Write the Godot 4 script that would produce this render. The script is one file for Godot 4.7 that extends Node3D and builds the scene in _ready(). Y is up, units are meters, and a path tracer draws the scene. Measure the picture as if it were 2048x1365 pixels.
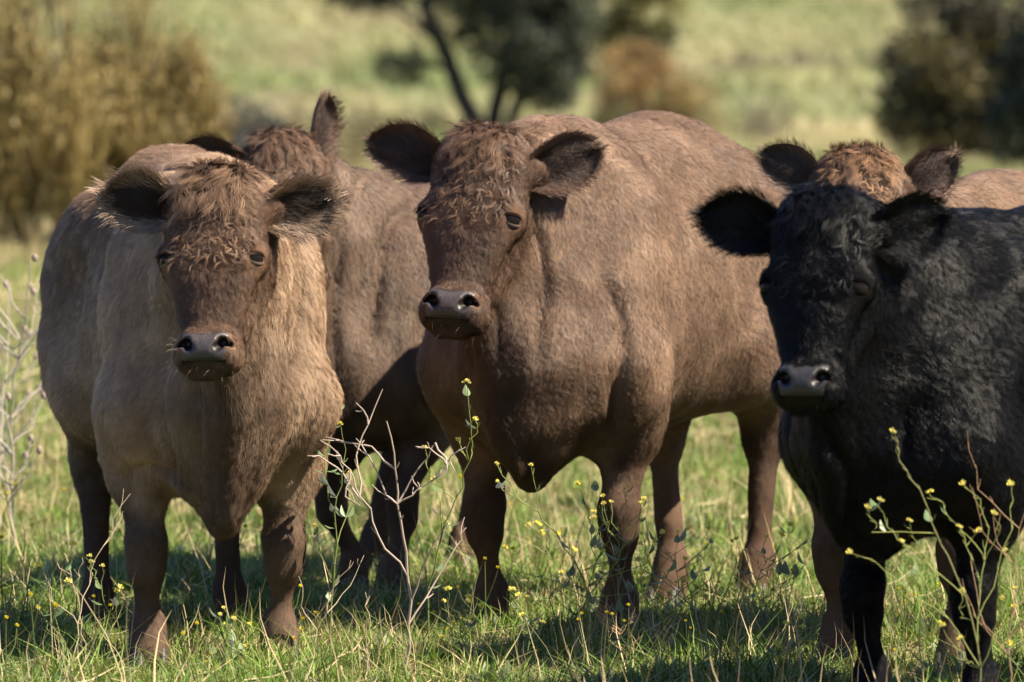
extends Node3D
# A small mob of young cattle in a weedy paddock, seen through a long lens.

const CAM_HEIGHT := 1.6

var noise_a := FastNoiseLite.new()
var noise_b := FastNoiseLite.new()
var used_names := {}
var jobs: Array = []
var head_shape := {}
var ear_shape := {}

# A blob is a tapered capsule, stretched about its middle; bodies are blended from them. A list of blobs is
# {"v": six vectors each (three columns into its own axes, the shift, the axis, spare), "f": six numbers each (1/axis², radius, change of radius, scale, blend, cut)}.

func blobs() -> Dictionary:
	return {"v": PackedVector3Array(), "f": PackedFloat32Array()}


func blob(list: Dictionary, a: Vector3, b: Vector3, ra: float, rb: float, k := 0.06, scl := Vector3.ONE, cut := false) -> void:
	var c := (a + b) * 0.5
	var xf := Transform3D(Basis.from_scale(Vector3.ONE / scl), -c / scl)
	push_blob(list, xf, xf * a, xf * b - xf * a, ra, rb - ra, minf(scl.x, minf(scl.y, scl.z)), k, cut)


func push_blob(list: Dictionary, xf: Transform3D, a: Vector3, ab: Vector3, ra: float, dr: float, s: float, k: float, cut: bool) -> void:
	var l2 := ab.length_squared()
	var v: PackedVector3Array = list.v
	var f: PackedFloat32Array = list.f
	v.append_array(PackedVector3Array([xf.basis.x, xf.basis.y, xf.basis.z, xf.origin - a, ab, a]))
	f.append_array(PackedFloat32Array([1.0 / l2 if l2 > 1e-9 else 0.0, ra, dr, s, k, 1.0 if cut else 0.0]))
	list.v = v
	list.f = f


func moved_blobs(into: Dictionary, src: Dictionary, to_local: Transform3D, size: float, shrink: float) -> void:
	# the same pieces where a head sits: to_local takes a body point into the head's own axes
	var v: PackedVector3Array = src.v
	var f: PackedFloat32Array = src.f
	for i in f.size() / 6:
		var mid := v[i * 6 + 5] + v[i * 6 + 4] * 0.5 - v[i * 6 + 3] - v[i * 6 + 5]
		if f[i * 6 + 5] < 0.5 and mid.y > -0.37:
			var a := v[i * 6 + 5]
			var xf := Transform3D(Basis(v[i * 6], v[i * 6 + 1], v[i * 6 + 2]), v[i * 6 + 3] + a)
			push_blob(into, xf * to_local, a, v[i * 6 + 4], f[i * 6 + 1] - shrink, f[i * 6 + 2], f[i * 6 + 3] * size, f[i * 6 + 4] * size, false)


func field(v: PackedVector3Array, f: PackedFloat32Array, these: PackedInt32Array, p: Vector3) -> float:
	var d := 10.0
	for i in these:
		var q: Vector3 = v[i] * p.x + v[i + 1] * p.y + v[i + 2] * p.z + v[i + 3]
		var ab := v[i + 4]
		var h: float = clampf(q.dot(ab) * f[i], 0.0, 1.0)
		var e: float = ((q - ab * h).length() - f[i + 1] - f[i + 2] * h) * f[i + 3]
		var k := f[i + 4]
		if f[i + 5] > 0.5:
			var hc: float = maxf(k - absf(d + e), 0.0)
			d = maxf(d, -e) + hc * hc * 0.25 / k
		else:
			var hs: float = k - absf(d - e)
			if e < d:
				d = e
			if hs > 0.0:
				d -= hs * hs * 0.25 / k
	return d


func net(list: Dictionary, lo: Vector3, hi: Vector3, cell: float) -> Array:
	# surface nets: one point in every cell that the surface crosses, one quad round every crossed edge
	const B := 8
	var v: PackedVector3Array = list.v
	var f: PackedFloat32Array = list.f
	var all := PackedInt32Array(range(0, f.size(), 6))
	var n := Vector3i(((hi - lo) / (cell * B)).ceil()) * B + Vector3i.ONE
	var sy := n.x
	var sz := n.x * n.y
	var g := PackedFloat32Array()
	g.resize(n.x * n.y * n.z)
	g.fill(1.0)
	var busy: Array[Vector3i] = []
	var reach := cell * B * 0.5 * 1.75
	var near := PackedInt32Array()
	for bz in (n.z - 1) / B:
		for by in (n.y - 1) / B:
			for bx in (n.x - 1) / B:
				var c := lo + (Vector3(bx, by, bz) + Vector3.ONE * 0.5) * (cell * B)
				var d := field(v, f, all, c)
				if absf(d) > reach * 1.25:
					if d < 0.0:
						for z in B:
							for y in B:
								var at := (bx * B) + (by * B + y) * sy + (bz * B + z) * sz
								for x in B:
									g[at + x] = -1.0
					continue
				busy.append(Vector3i(bx, by, bz) * B)
				near.clear()
				for i in all:
					var q: Vector3 = v[i] * c.x + v[i + 1] * c.y + v[i + 2] * c.z + v[i + 3]
					var h: float = clampf(q.dot(v[i + 4]) * f[i], 0.0, 1.0)
					var e: float = ((q - v[i + 4] * h).length() - f[i + 1] - f[i + 2] * h) * f[i + 3]
					if e < maxf(d, 0.0) + reach * 1.5 + f[i + 4]:
						near.append(i)
				for z in B:
					for y in B:
						var at := (bx * B) + (by * B + y) * sy + (bz * B + z) * sz
						var p := lo + Vector3(bx * B, by * B + y, bz * B + z) * cell
						for x in B:
							var dd := 10.0
							for i in near:
								var q: Vector3 = v[i] * p.x + v[i + 1] * p.y + v[i + 2] * p.z + v[i + 3]
								var ab := v[i + 4]
								var e: float = ((q - ab * clampf(q.dot(ab) * f[i], 0.0, 1.0)).length() - f[i + 1] - f[i + 2] * clampf(q.dot(ab) * f[i], 0.0, 1.0)) * f[i + 3]
								var k := f[i + 4]
								if f[i + 5] > 0.5:
									var hc: float = maxf(k - absf(dd + e), 0.0)
									dd = maxf(dd, -e) + hc * hc * 0.25 / k
								else:
									var hs: float = k - absf(dd - e)
									if e < dd:
										dd = e
									if hs > 0.0:
										dd -= hs * hs * 0.25 / k
							g[at + x] = dd
							p.x += cell
	var vid := PackedInt32Array()
	vid.resize(g.size())
	vid.fill(-1)
	var found := PackedInt32Array()
	var verts := PackedVector3Array()
	var step := PackedInt32Array([0, 1, sy, sy + 1, sz, sz + 1, sz + sy, sz + sy + 1])
	for b in busy:
		for z in B:
			for y in B:
				var row := b.x + (b.y + y) * sy + (b.z + z) * sz
				for x in B:
					var at := row + x
					var s0 := g[at] < 0.0
					if s0 == (g[at + 1] < 0.0) and s0 == (g[at + sy] < 0.0) and s0 == (g[at + sy + 1] < 0.0) and s0 == (g[at + sz] < 0.0) and s0 == (g[at + sz + 1] < 0.0) and s0 == (g[at + sz + sy] < 0.0) and s0 == (g[at + sz + sy + 1] < 0.0):
						continue
					var sum := Vector3.ZERO
					var cnt := 0
					for e in 12:
						var i0 := EDGE0[e]
						var i1 := EDGE1[e]
						var f0 := g[at + step[i0]]
						var f1 := g[at + step[i1]]
						if (f0 < 0.0) != (f1 < 0.0):
							sum += CORNER[i0].lerp(CORNER[i1], f0 / (f0 - f1))
							cnt += 1
					vid[at] = verts.size()
					found.append(at)
					verts.append(lo + (Vector3(b.x + x, b.y + y, b.z + z) + sum / cnt) * cell)
	var idx := PackedInt32Array()
	for at in found:
		var s0 := g[at] < 0.0
		for way in 3:
			var o0: int = [1, sy, sz][way]
			if s0 == (g[at + o0] < 0.0):
				continue
			var o1: int = [sy, sz, 1][way]
			var o2: int = [sz, 1, sy][way]
			var i := vid[at]
			var j := vid[at - o1]
			var k := vid[at - o1 - o2]
			var l := vid[at - o2]
			if j < 0 or k < 0 or l < 0:
				continue
			if s0:
				idx.append_array(PackedInt32Array([i, k, j, i, l, k]))
			else:
				idx.append_array(PackedInt32Array([i, j, k, i, k, l]))
	return [verts, idx]


const EDGE0: PackedInt32Array = [0, 2, 4, 6, 0, 1, 4, 5, 0, 1, 2, 3]
const EDGE1: PackedInt32Array = [1, 3, 5, 7, 2, 3, 6, 7, 4, 5, 6, 7]
const CORNER: PackedVector3Array = [Vector3(0, 0, 0), Vector3(1, 0, 0), Vector3(0, 1, 0), Vector3(1, 1, 0), Vector3(0, 0, 1), Vector3(1, 0, 1), Vector3(0, 1, 1), Vector3(1, 1, 1)]


func normals_of(v: PackedVector3Array, idx: PackedInt32Array) -> PackedVector3Array:
	# front faces run clockwise
	var n := PackedVector3Array()
	n.resize(v.size())
	for t in range(0, idx.size(), 3):
		var a := idx[t]
		var b := idx[t + 1]
		var c := idx[t + 2]
		var f := (v[c] - v[a]).cross(v[b] - v[a])
		n[a] += f
		n[b] += f
		n[c] += f
	for i in n.size():
		n[i] = n[i].normalized()
	return n


func numbered(called: String) -> String:
	if not used_names.has(called):
		used_names[called] = 0
		return called
	used_names[called] += 1
	return "%s_%03d" % [called, used_names[called]]


func thing(called: String, label: String, category: String, at := Vector3.ZERO, turn := 0.0, group := "") -> Node3D:
	var o := Node3D.new()
	o.name = numbered(called)
	o.position = at
	o.rotation.y = turn
	add_child(o, true)
	tag(o, label, category, group)
	return o


func tag(o: Node, label: String, category := "", group := "", kind := "") -> void:
	if label:
		o.set_meta("label", label)
	if category:
		o.set_meta("category", category)
	if group:
		o.set_meta("group", group)
	if kind:
		o.set_meta("kind", kind)


func part(called: String, mesh: Mesh, mat: Material, parent: Node, label := "") -> MeshInstance3D:
	var o := MeshInstance3D.new()
	o.name = called if parent != self else numbered(called)
	o.mesh = mesh
	if mat:
		o.material_override = mat
	parent.add_child(o, true)
	if label:
		o.set_meta("label", label)
	return o


func copies(called: String, mesh: Mesh, mat: Material, where: Array, tint: PackedColorArray, parent: Node) -> MultiMeshInstance3D:
	var mm := MultiMesh.new()
	mm.transform_format = MultiMesh.TRANSFORM_3D
	mm.use_colors = true
	mm.mesh = mesh
	mm.instance_count = where.size()
	for i in where.size():
		var t: Transform3D = where[i]
		mm.set_instance_transform(i, t)
		mm.set_instance_color(i, tint[i])
	var o := MultiMeshInstance3D.new()
	o.name = called if parent != self else numbered(called)
	o.multimesh = mm
	o.material_override = mat
	o.set_meta("kind", "stuff")
	parent.add_child(o, true)
	return o


func array_mesh(v: PackedVector3Array, n: PackedVector3Array, c: PackedColorArray, idx: PackedInt32Array, into: ArrayMesh = null) -> ArrayMesh:
	var m := into if into else ArrayMesh.new()
	var arr := []
	arr.resize(Mesh.ARRAY_MAX)
	arr[Mesh.ARRAY_VERTEX] = v
	arr[Mesh.ARRAY_NORMAL] = n
	if c.size():
		arr[Mesh.ARRAY_COLOR] = c
	arr[Mesh.ARRAY_INDEX] = idx
	m.add_surface_from_arrays(Mesh.PRIMITIVE_TRIANGLES, arr)
	return m


func coat_material(called: String, rough: float, through: float) -> StandardMaterial3D:
	var m := StandardMaterial3D.new()
	m.resource_name = called
	m.vertex_color_use_as_albedo = true
	m.roughness = rough
	m.cull_mode = BaseMaterial3D.CULL_DISABLED
	if through > 0.0:
		m.backlight_enabled = true
		m.backlight = Color(through, through, through)
	return m


# ---------------------------------------------------------------- cattle

var noises: Array = []

func head_blobs() -> Dictionary:
	# own axes: y from muzzle up to poll, z out of the face, x to the animal's left; the poll is the origin
	var h := blobs()
	blob(h, Vector3(0, -0.07, -0.10), Vector3(0, -0.17, -0.10), 0.092, 0.104, 0.03, Vector3(1.05, 1, 0.9))
	blob(h, Vector3(-0.045, -0.025, -0.08), Vector3(0.045, -0.025, -0.08), 0.05, 0.05, 0.05)
	blob(h, Vector3(0, -0.09, -0.055), Vector3(0, -0.22, -0.045), 0.078, 0.066, 0.05, Vector3(1.18, 1, 0.72))
	for s: float in [-1.0, 1.0]:
		blob(h, Vector3(s * 0.088, -0.197, -0.058), Vector3(s * 0.092, -0.197, -0.056), 0.034, 0.034, 0.03)
		blob(h, Vector3(s * 0.062, -0.166, -0.022), Vector3(s * 0.105, -0.178, -0.045), 0.017, 0.017, 0.03)
		blob(h, Vector3(s * 0.07, -0.225, -0.035), Vector3(s * 0.052, -0.33, -0.05), 0.018, 0.016, 0.05)
		blob(h, Vector3(s * 0.056, -0.17, -0.16), Vector3(s * 0.036, -0.34, -0.12), 0.054, 0.038, 0.05)
		blob(h, Vector3(s * 0.058, -0.20, -0.205), Vector3(s * 0.048, -0.26, -0.18), 0.044, 0.040, 0.05)
		blob(h, Vector3(s * 0.08, -0.06, -0.115), Vector3(s * 0.115, -0.055, -0.125), 0.034, 0.022, 0.05)
	blob(h, Vector3(0, -0.22, -0.06), Vector3(0, -0.40, -0.055), 0.061, 0.049, 0.05, Vector3(1, 1, 0.92))
	blob(h, Vector3(0, -0.30, -0.14), Vector3(0, -0.435, -0.085), 0.05, 0.034, 0.05)
	blob(h, Vector3(-0.026, -0.415, -0.05), Vector3(0.026, -0.415, -0.05), 0.043, 0.043, 0.04)
	blob(h, Vector3(-0.025, -0.422, -0.014), Vector3(0.025, -0.422, -0.014), 0.032, 0.032, 0.03, Vector3(1, 1.0, 0.9))
	blob(h, Vector3(-0.024, -0.447, -0.026), Vector3(0.024, -0.447, -0.026), 0.023, 0.023, 0.012, Vector3(1.1, 0.8, 1))
	for s: float in [-1.0, 1.0]:
		blob(h, Vector3(s * 0.038, -0.412, -0.012), Vector3(s * 0.050, -0.425, -0.020), 0.020, 0.019, 0.02)
		blob(h, Vector3(s * 0.041, -0.438, -0.042), Vector3(s * 0.047, -0.43, -0.06), 0.030, 0.032, 0.03)
	blob(h, Vector3(-0.022, -0.467, -0.045), Vector3(0.022, -0.467, -0.045), 0.024, 0.024, 0.006, Vector3(1.1, 0.8, 1))
	for s: float in [-1.0, 1.0]:
		blob(h, Vector3(s * 0.031, -0.430, 0.022), Vector3(s * 0.043, -0.410, -0.010), 0.0098, 0.0098, 0.01, Vector3.ONE, true)
		blob(h, Vector3(s * 0.043, -0.408, 0.012), Vector3(s * 0.060, -0.416, -0.006), 0.0085, 0.006, 0.01, Vector3.ONE, true)
	return h


func build_head() -> void:
	var r := net(head_blobs(), Vector3(-0.2, -0.55, -0.30), Vector3(0.2, 0.06, 0.07), 0.0042)
	head_shape = {"v": r[0], "i": r[1], "n": normals_of(r[0], r[1])}


func build_ear() -> void:
	# own axes: y from root to tip, z the way the opening looks, x across; a cupped leaf with thickness
	const NU := 22
	const NV := 14
	var v := PackedVector3Array()
	var idx := PackedInt32Array()
	for side in 2:
		for i in NU + 1:
			var u := float(i) / NU
			var w := 0.066 * pow(sin(PI * (0.13 + 0.62 * u)), 0.9)
			if u > 0.4:
				w *= pow(maxf(1.0 - pow((u - 0.4) / 0.605, 2.6), 0.0), 0.5)
			for j in NV + 1:
				var t := float(j) / NV * 2.0 - 1.0
				var deep := lerpf(0.045, 0.010, smoothstep(0.0, 0.6, u))
				var z := deep * (t * t - 0.5) * minf(w / 0.04, 1.0) - 0.015 * u * u
				var skew := 0.006 * sin(t * 5.0 + u * 3.0) * u
				if side == 1:
					z -= 0.011 * (1.0 - pow(absf(t), 4.0)) * (1.0 - 0.4 * u)
				v.append(Vector3(w * t * (1.0 if t > 0.0 else 0.85), u * 0.19, z + skew))
	var per := (NU + 1) * (NV + 1)
	for side in 2:
		for i in NU:
			for j in NV:
				var a := side * per + i * (NV + 1) + j
				var b := a + 1
				var c := a + NV + 1
				var d := c + 1
				if side == 0:
					idx.append_array(PackedInt32Array([a, c, b, b, c, d]))
				else:
					idx.append_array(PackedInt32Array([a, b, c, b, d, c]))
	ear_shape = {"v": v, "i": idx, "n": normals_of(v, idx), "per": per, "nv": NV, "nu": NU}


func body_blobs(cow: Dictionary) -> Dictionary:
	# unit animal: withers near 1.2 m, front feet at the origin, facing +z
	var b := blobs()
	var hx: Transform3D = cow.head
	var hs: float = cow.head_size
	var fat: float = cow.get("fat", 1.0)
	blob(b, Vector3(0, 0.80, -0.10), Vector3(0, 0.81, -0.80), 0.335, 0.345, 0.1, Vector3(0.85 * fat, 1, 1))
	blob(b, Vector3(0, 0.93, -0.80), Vector3(0, 0.93, -1.05), 0.255, 0.21, 0.12, Vector3(1.0 * fat, 1, 1))
	blob(b, Vector3(0, 0.82, 0.02), Vector3(0, 0.72, 0.10), 0.31, 0.27, 0.12, Vector3(0.86 * fat, 1, 0.85))
	blob(b, Vector3(0, cow.get("crest", 1.08) + 0.01, 0.0), Vector3(0, 1.11, -0.85), 0.085, 0.075, 0.16)
	var keel: float = cow.get("keel", 0.40)
	blob(b, Vector3(0, 0.66, 0.22), Vector3(0, keel + 0.045, 0.20), 0.15, 0.045, 0.10, Vector3(0.85, 1, 1))
	for s: float in [-1.0, 1.0]:
		blob(b, Vector3(s * 0.17, 1.03, -0.86), Vector3(s * 0.16, 1.0, -0.95), 0.07, 0.08, 0.12)
		blob(b, Vector3(s * 0.15 * fat, 0.98, 0.0), Vector3(s * 0.19 * fat, 0.66, 0.12), 0.10, 0.115 * fat, 0.12)
		var f: Vector3 = cow.feet[0 if s < 0.0 else 1]
		var kn := Vector3(lerpf(s * 0.175, f.x, 0.55), 0.285, f.z * 0.6 + 0.045)
		var fe := Vector3(f.x, 0.115, f.z + 0.005)
		blob(b, Vector3(s * 0.178, 0.64, 0.07), Vector3(s * 0.175, 0.50, 0.0), 0.098, 0.080, 0.09)
		blob(b, Vector3(s * 0.18, 0.52, 0.01), kn + Vector3(0, 0.05, -0.01), 0.074, 0.041, 0.04)
		blob(b, kn + Vector3(0, 0.025, 0), kn - Vector3(0, 0.03, 0.005), 0.053, 0.047, 0.03)
		blob(b, kn - Vector3(0, 0.04, 0.01), fe, 0.032, 0.030, 0.03, Vector3(0.92, 1, 1))
		blob(b, fe, fe - Vector3(0, 0.02, -0.01), 0.040, 0.040, 0.02)
		blob(b, fe - Vector3(0, 0.01, -0.01), Vector3(f.x, 0.04, f.z + 0.04), 0.042, 0.052, 0.02)
		var g: Vector3 = cow.feet[2 if s < 0.0 else 3]
		var hk := Vector3(lerpf(s * 0.16, g.x, 0.7), 0.44, g.z - 0.09)
		var hf := Vector3(g.x, 0.125, g.z - 0.01)
		blob(b, Vector3(s * 0.14, 0.90, -0.98), Vector3(s * 0.19, 0.66, -0.86), 0.19, 0.14, 0.1, Vector3(0.85, 1, 1))
		blob(b, Vector3(s * 0.18, 0.70, -0.92), hk + Vector3(0, 0.05, 0.02), 0.135, 0.058, 0.08)
		blob(b, hk + Vector3(0, 0.04, -0.01), hk - Vector3(0, 0.03, 0), 0.056, 0.052, 0.04)
		blob(b, hk - Vector3(0, 0.03, 0), hf, 0.036, 0.032, 0.03)
		blob(b, hf, hf - Vector3(0, 0.02, -0.01), 0.040, 0.040, 0.02)
		blob(b, hf - Vector3(0, 0.01, -0.01), Vector3(g.x, 0.04, g.z + 0.035), 0.042, 0.052, 0.02)
	# neck, crest, throat and dewlap run to wherever the head is
	var nape := hx * (Vector3(0, -0.11, -0.17) * hs)
	var crest := hx * (Vector3(0, -0.045, -0.12) * hs)
	var throat := hx * (Vector3(0, -0.27, -0.17) * hs)
	var top: float = cow.get("crest", 1.08)
	blob(b, Vector3(0, top - 0.18, 0.02), nape, 0.25, 0.125, 0.10, Vector3(0.82, 1, 1))
	blob(b, Vector3(0, top, -0.05), crest, 0.10, 0.075, 0.12)
	blob(b, throat + Vector3(0, -0.06, 0.0), Vector3(0, keel + 0.07, 0.30), 0.030, 0.032, 0.05, Vector3(0.6, 1, 1))
	blob(b, Vector3(0, 0.64, 0.22), throat, 0.12, 0.058, 0.10, Vector3(0.75, 1, 1))
	# tail
	blob(b, Vector3(0, 1.08, -1.12), Vector3(0, 1.05, -1.27), 0.06, 0.035, 0.06)
	blob(b, Vector3(0, 1.05, -1.27), Vector3(0.01, 0.62, -1.30), 0.034, 0.02, 0.03)
	var inv := hx.affine_inverse()
	inv = Transform3D(Basis.from_scale(Vector3.ONE / hs), Vector3.ZERO) * inv
	moved_blobs(b, head_blobs(), inv, hs, 0.016)
	return b


func coat_color(noise_a: FastNoiseLite, noise_b: FastNoiseLite, cow: Dictionary, p: Vector3, head_p: Vector3, on_head: bool, seed_shift: float) -> Color:
	# the hair's own colour over the animal, plus shade painted down the chest
	var flank: Color = cow.flank
	var dark: Color = cow.dark
	var pale: Color = cow.pale
	var mott := noise_a.get_noise_3d(p.x * 6.0 + seed_shift, p.y * 6.0, p.z * 6.0)
	var fine := noise_b.get_noise_3d(p.x * 40.0 + seed_shift, p.y * 40.0, p.z * 40.0)
	var c := flank.lerp(pale, clampf(mott * 0.9 + 0.25, 0.0, 1.0) * 0.6)
	if on_head:
		c = cow.face
		var ring := smoothstep(0.10, 0.03, Vector2(head_p.x * 0.75, head_p.y + 0.44).length())
		c = c.lerp(cow.flank, ring * 0.15)
		c = c.lerp(dark, 0.6 * smoothstep(-0.445, -0.46, head_p.y))
		c = c.lerp(cow.flank, 0.35 * smoothstep(0.05, 0.11, absf(head_p.x)) * smoothstep(-0.2, -0.3, head_p.y))
	else:
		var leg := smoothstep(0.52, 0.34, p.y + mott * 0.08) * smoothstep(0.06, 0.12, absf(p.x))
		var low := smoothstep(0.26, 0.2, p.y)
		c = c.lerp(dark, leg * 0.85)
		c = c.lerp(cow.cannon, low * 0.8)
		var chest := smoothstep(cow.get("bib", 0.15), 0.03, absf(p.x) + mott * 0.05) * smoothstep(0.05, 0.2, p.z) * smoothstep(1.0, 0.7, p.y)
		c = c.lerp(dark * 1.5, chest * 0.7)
		c = c.lerp(dark, 0.6 * smoothstep(0.075, 0.02, absf(p.x + mott * 0.03)) * smoothstep(0.05, 0.2, p.z) * smoothstep(1.0, 0.7, p.y))  # dark centre stripe stands in for shade along the dewlap
		if cow.has("rump"):
			c = c.lerp((cow.rump as Color).lerp(pale, clampf(fine * 1.2 - 0.2, 0.0, 0.6)), smoothstep(-0.35, -0.6, p.z + mott * 0.2) * smoothstep(0.72, 0.9, p.y + mott * 0.15) * 0.9)
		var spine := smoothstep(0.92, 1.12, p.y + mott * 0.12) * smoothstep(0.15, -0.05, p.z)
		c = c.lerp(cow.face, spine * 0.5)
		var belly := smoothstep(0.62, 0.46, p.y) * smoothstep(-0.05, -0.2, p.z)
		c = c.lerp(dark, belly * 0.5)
	return c * (1.0 + fine * 0.16 + mott * 0.16)


func build_cow(n: int) -> void:
	var cow: Dictionary = jobs[n]
	var noise_a: FastNoiseLite = noises[n * 2]
	var noise_b: FastNoiseLite = noises[n * 2 + 1]
	var size: float = cow.size
	var r := net(body_blobs(cow), Vector3(-0.62, 0.0, -1.42), Vector3(0.62, 1.46, 1.0), cow.cell)
	var v: PackedVector3Array = r[0]
	var idx: PackedInt32Array = r[1]
	var nor := normals_of(v, idx)
	var hx: Transform3D = cow.head
	var hs: float = cow.head_size
	var inv := hx.affine_inverse()
	var shift := 17.3 * n
	# muscle, loose skin and folds
	for i in v.size():
		var p := v[i]
		var m := noise_a.get_noise_3d(p.x * 4.0 + shift, p.y * 4.0, p.z * 4.0) * 0.012
		var neck := smoothstep(-0.12, 0.12, p.z) * smoothstep(0.35, 0.5, p.y)
		var wrap := atan2(p.x, 0.25) * 9.0 + noise_a.get_noise_3d(p.x * 2.0, p.y * 1.3 + shift, p.z * 2.0) * 2.4
		m += neck * (0.006 - 0.026 * pow(1.0 - absf(sin(wrap * 1.15)), 3.0) * smoothstep(-0.1, 0.25, noise_a.get_noise_3d(p.x * 2.5 + 5.0, p.y * 1.5 + shift, p.z * 2.5) + 0.12) + noise_a.get_noise_3d(p.x * 11.0, p.y * 2.0 + shift, p.z * 8.0) * 0.006)
		m += 0.014 * smoothstep(0.10, 0.02, absf(p.z + 0.10 + (p.y - 0.8) * 0.25)) * smoothstep(0.5, 0.65, p.y) * smoothstep(1.1, 0.95, p.y) * smoothstep(0.1, 0.2, absf(p.x))
		m -= 0.016 * smoothstep(0.09, 0.02, absf(p.z + 0.24 + (p.y - 0.8) * 0.2)) * smoothstep(0.45, 0.6, p.y) * smoothstep(1.05, 0.85, p.y) * smoothstep(0.1, 0.2, absf(p.x))
		m -= 0.018 * smoothstep(0.12, 0.02, absf(p.z + 0.80 - (p.y - 0.8) * 0.3)) * smoothstep(0.5, 0.7, p.y) * smoothstep(1.08, 0.9, p.y) * smoothstep(0.1, 0.2, absf(p.x))
		var ribs := smoothstep(0.05, -0.15, p.z) * smoothstep(-0.85, -0.7, p.z) * smoothstep(0.6, 0.75, p.y) * smoothstep(1.1, 0.95, p.y)
		m += ribs * sin(p.z * 52.0) * 0.0022
		if p.y < 0.4:
			m *= 0.4
		v[i] = p + nor[i] * m
	nor = normals_of(v, idx)
	var col := PackedColorArray()
	var flow := PackedVector3Array()
	var lens := PackedFloat32Array()
	col.resize(v.size())
	flow.resize(v.size())
	lens.resize(v.size())
	lens.fill(0.0)
	var shag: float = cow.shag
	var hb := head_blobs()
	var hbv: PackedVector3Array = hb.v
	var hbf: PackedFloat32Array = hb.f
	var hall := PackedInt32Array(range(0, hbf.size(), 6))
	for i in v.size():
		var p := v[i]
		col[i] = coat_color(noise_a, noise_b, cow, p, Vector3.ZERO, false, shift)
		var q := inv * p / hs
		var near_head := q.y > -0.52 and q.y < 0.08 and absf(q.x) < 0.15 and q.z > -0.24 and q.z < 0.1
		if near_head and field(hbv, hbf, hall, q) < -0.003:
			lens[i] = -1.0
		if near_head:
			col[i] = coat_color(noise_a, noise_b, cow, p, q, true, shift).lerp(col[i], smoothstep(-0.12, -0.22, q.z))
		var f := Vector3(0, -0.8, -0.55)
		if p.y < 0.5:
			f = Vector3(0, -1, -0.15)
		elif p.z > 0.1:
			f = Vector3(p.x * 0.8, -0.9, -0.3)
		var turn := noise_a.get_noise_3d(p.x * 5.0 + shift, p.y * 5.0, p.z * 5.0 + 40.0) * 0.6 + noise_a.get_noise_3d(p.x * 17.0 + shift, p.y * 17.0, p.z * 17.0) * 0.16
		flow[i] = f.rotated(nor[i], turn).normalized()
		if lens[i] == 0.0:
			lens[i] = shag * lerpf(0.36, 1.0, smoothstep(0.2, 0.6, p.y)) * (1.0 + 0.3 * noise_a.get_noise_3d(p.x * 9.0, p.y * 9.0 + shift, p.z * 9.0))
	# the head: fine mesh, same skin
	var hv: PackedVector3Array = head_shape.v
	var hn: PackedVector3Array = head_shape.n
	var hi: PackedInt32Array = head_shape.i
	var base := v.size()
	for i in hv.size():
		var q := hv[i]
		var wr := noise_a.get_noise_3d(q.x * 30.0 + shift, q.y * 45.0, q.z * 30.0) * 0.0022
		var p := hx * ((q + hn[i] * wr) * hs)
		v.append(p)
		nor.append((hx.basis * hn[i]).normalized())
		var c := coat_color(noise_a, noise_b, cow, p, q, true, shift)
		var nose := nose_share(q)
		var cn: Color = cow.nose
		if nose > 0.0:
			c = c.lerp(cn * (1.0 + 0.3 * noise_b.get_noise_3d(q.x * 260.0, q.y * 260.0, q.z * 260.0)), nose)
		var lip := smoothstep(0.02, 0.008, absf(q.y + 0.459)) * smoothstep(-0.06, -0.02, q.z) * smoothstep(0.055, 0.03, absf(q.x))
		c = c.lerp(Color(0.035, 0.034, 0.012), lip * 0.4)
		var mouth := smoothstep(0.006, 0.002, absf(q.y + 0.4535 + 1.2 * q.x * q.x)) * smoothstep(-0.06, -0.03, q.z)
		c = c.lerp(Color(0.006, 0.005, 0.004), mouth * 0.9)
		var qa := Vector3(absf(q.x), q.y, q.z)
		var hole := minf(from_line(qa, Vector3(0.031, -0.430, 0.018), Vector3(0.043, -0.410, -0.010)) - 0.0098, from_line(qa, Vector3(0.043, -0.408, 0.008), Vector3(0.058, -0.416, -0.006)) - 0.0078)
		c = c.lerp(Color(0.008, 0.006, 0.006), smoothstep(0.0045, 0.0015, hole))
		col.append(c)
		var whorl := Vector3(q.x, q.y + 0.235, 0)
		var f := Vector3(whorl.x * 0.8, whorl.y, 0).normalized()
		if q.y < -0.235:
			f = Vector3(whorl.x * 1.2, -0.16, 0).normalized()
		if q.z < -0.12:
			f = Vector3(0, -0.4, -1)
		var curl := smoothstep(-0.26, -0.18, q.y) * 1.9 + 0.45
		f = f.rotated(hn[i], noise_a.get_noise_3d(q.x * 34.0 + shift, q.y * 34.0, q.z * 34.0) * curl)
		flow.append((hx.basis * f).normalized())
		var l := lerpf(0.0145, 0.023, smoothstep(-0.3, -0.17, q.y)) * lerpf(1.0, shag / 0.028, 0.5)
		l = lerpf(l, 0.0105, smoothstep(-0.34, -0.40, q.y))
		if nose > 0.25 or hole < 0.005:
			l = 0.0
		var eye := Vector3(absf(q.x) - 0.108, q.y + 0.197, q.z + 0.032).length()
		if eye < 0.028:
			l = 0.0
		elif eye < 0.05:
			l *= 0.5
		lens.append(l)
	var i_skin := idx.duplicate()
	var i_nose := PackedInt32Array()
	for t in range(0, hi.size(), 3):
		var q := (hv[hi[t]] + hv[hi[t + 1]] + hv[hi[t + 2]]) / 3.0
		var tri := PackedInt32Array([hi[t] + base, hi[t + 1] + base, hi[t + 2] + base])
		if nose_share(q) > 0.5:
			i_nose.append_array(tri)
		else:
			i_skin.append_array(tri)
	for i in v.size():
		v[i] *= size
	cow.v = v
	cow.n = nor
	cow.c = col
	cow.skin = i_skin
	cow.pad = i_nose
	# the coat
	var rng := RandomNumberGenerator.new()
	rng.seed = 900 + n
	var where: Array = []
	var tint := PackedColorArray()
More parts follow.
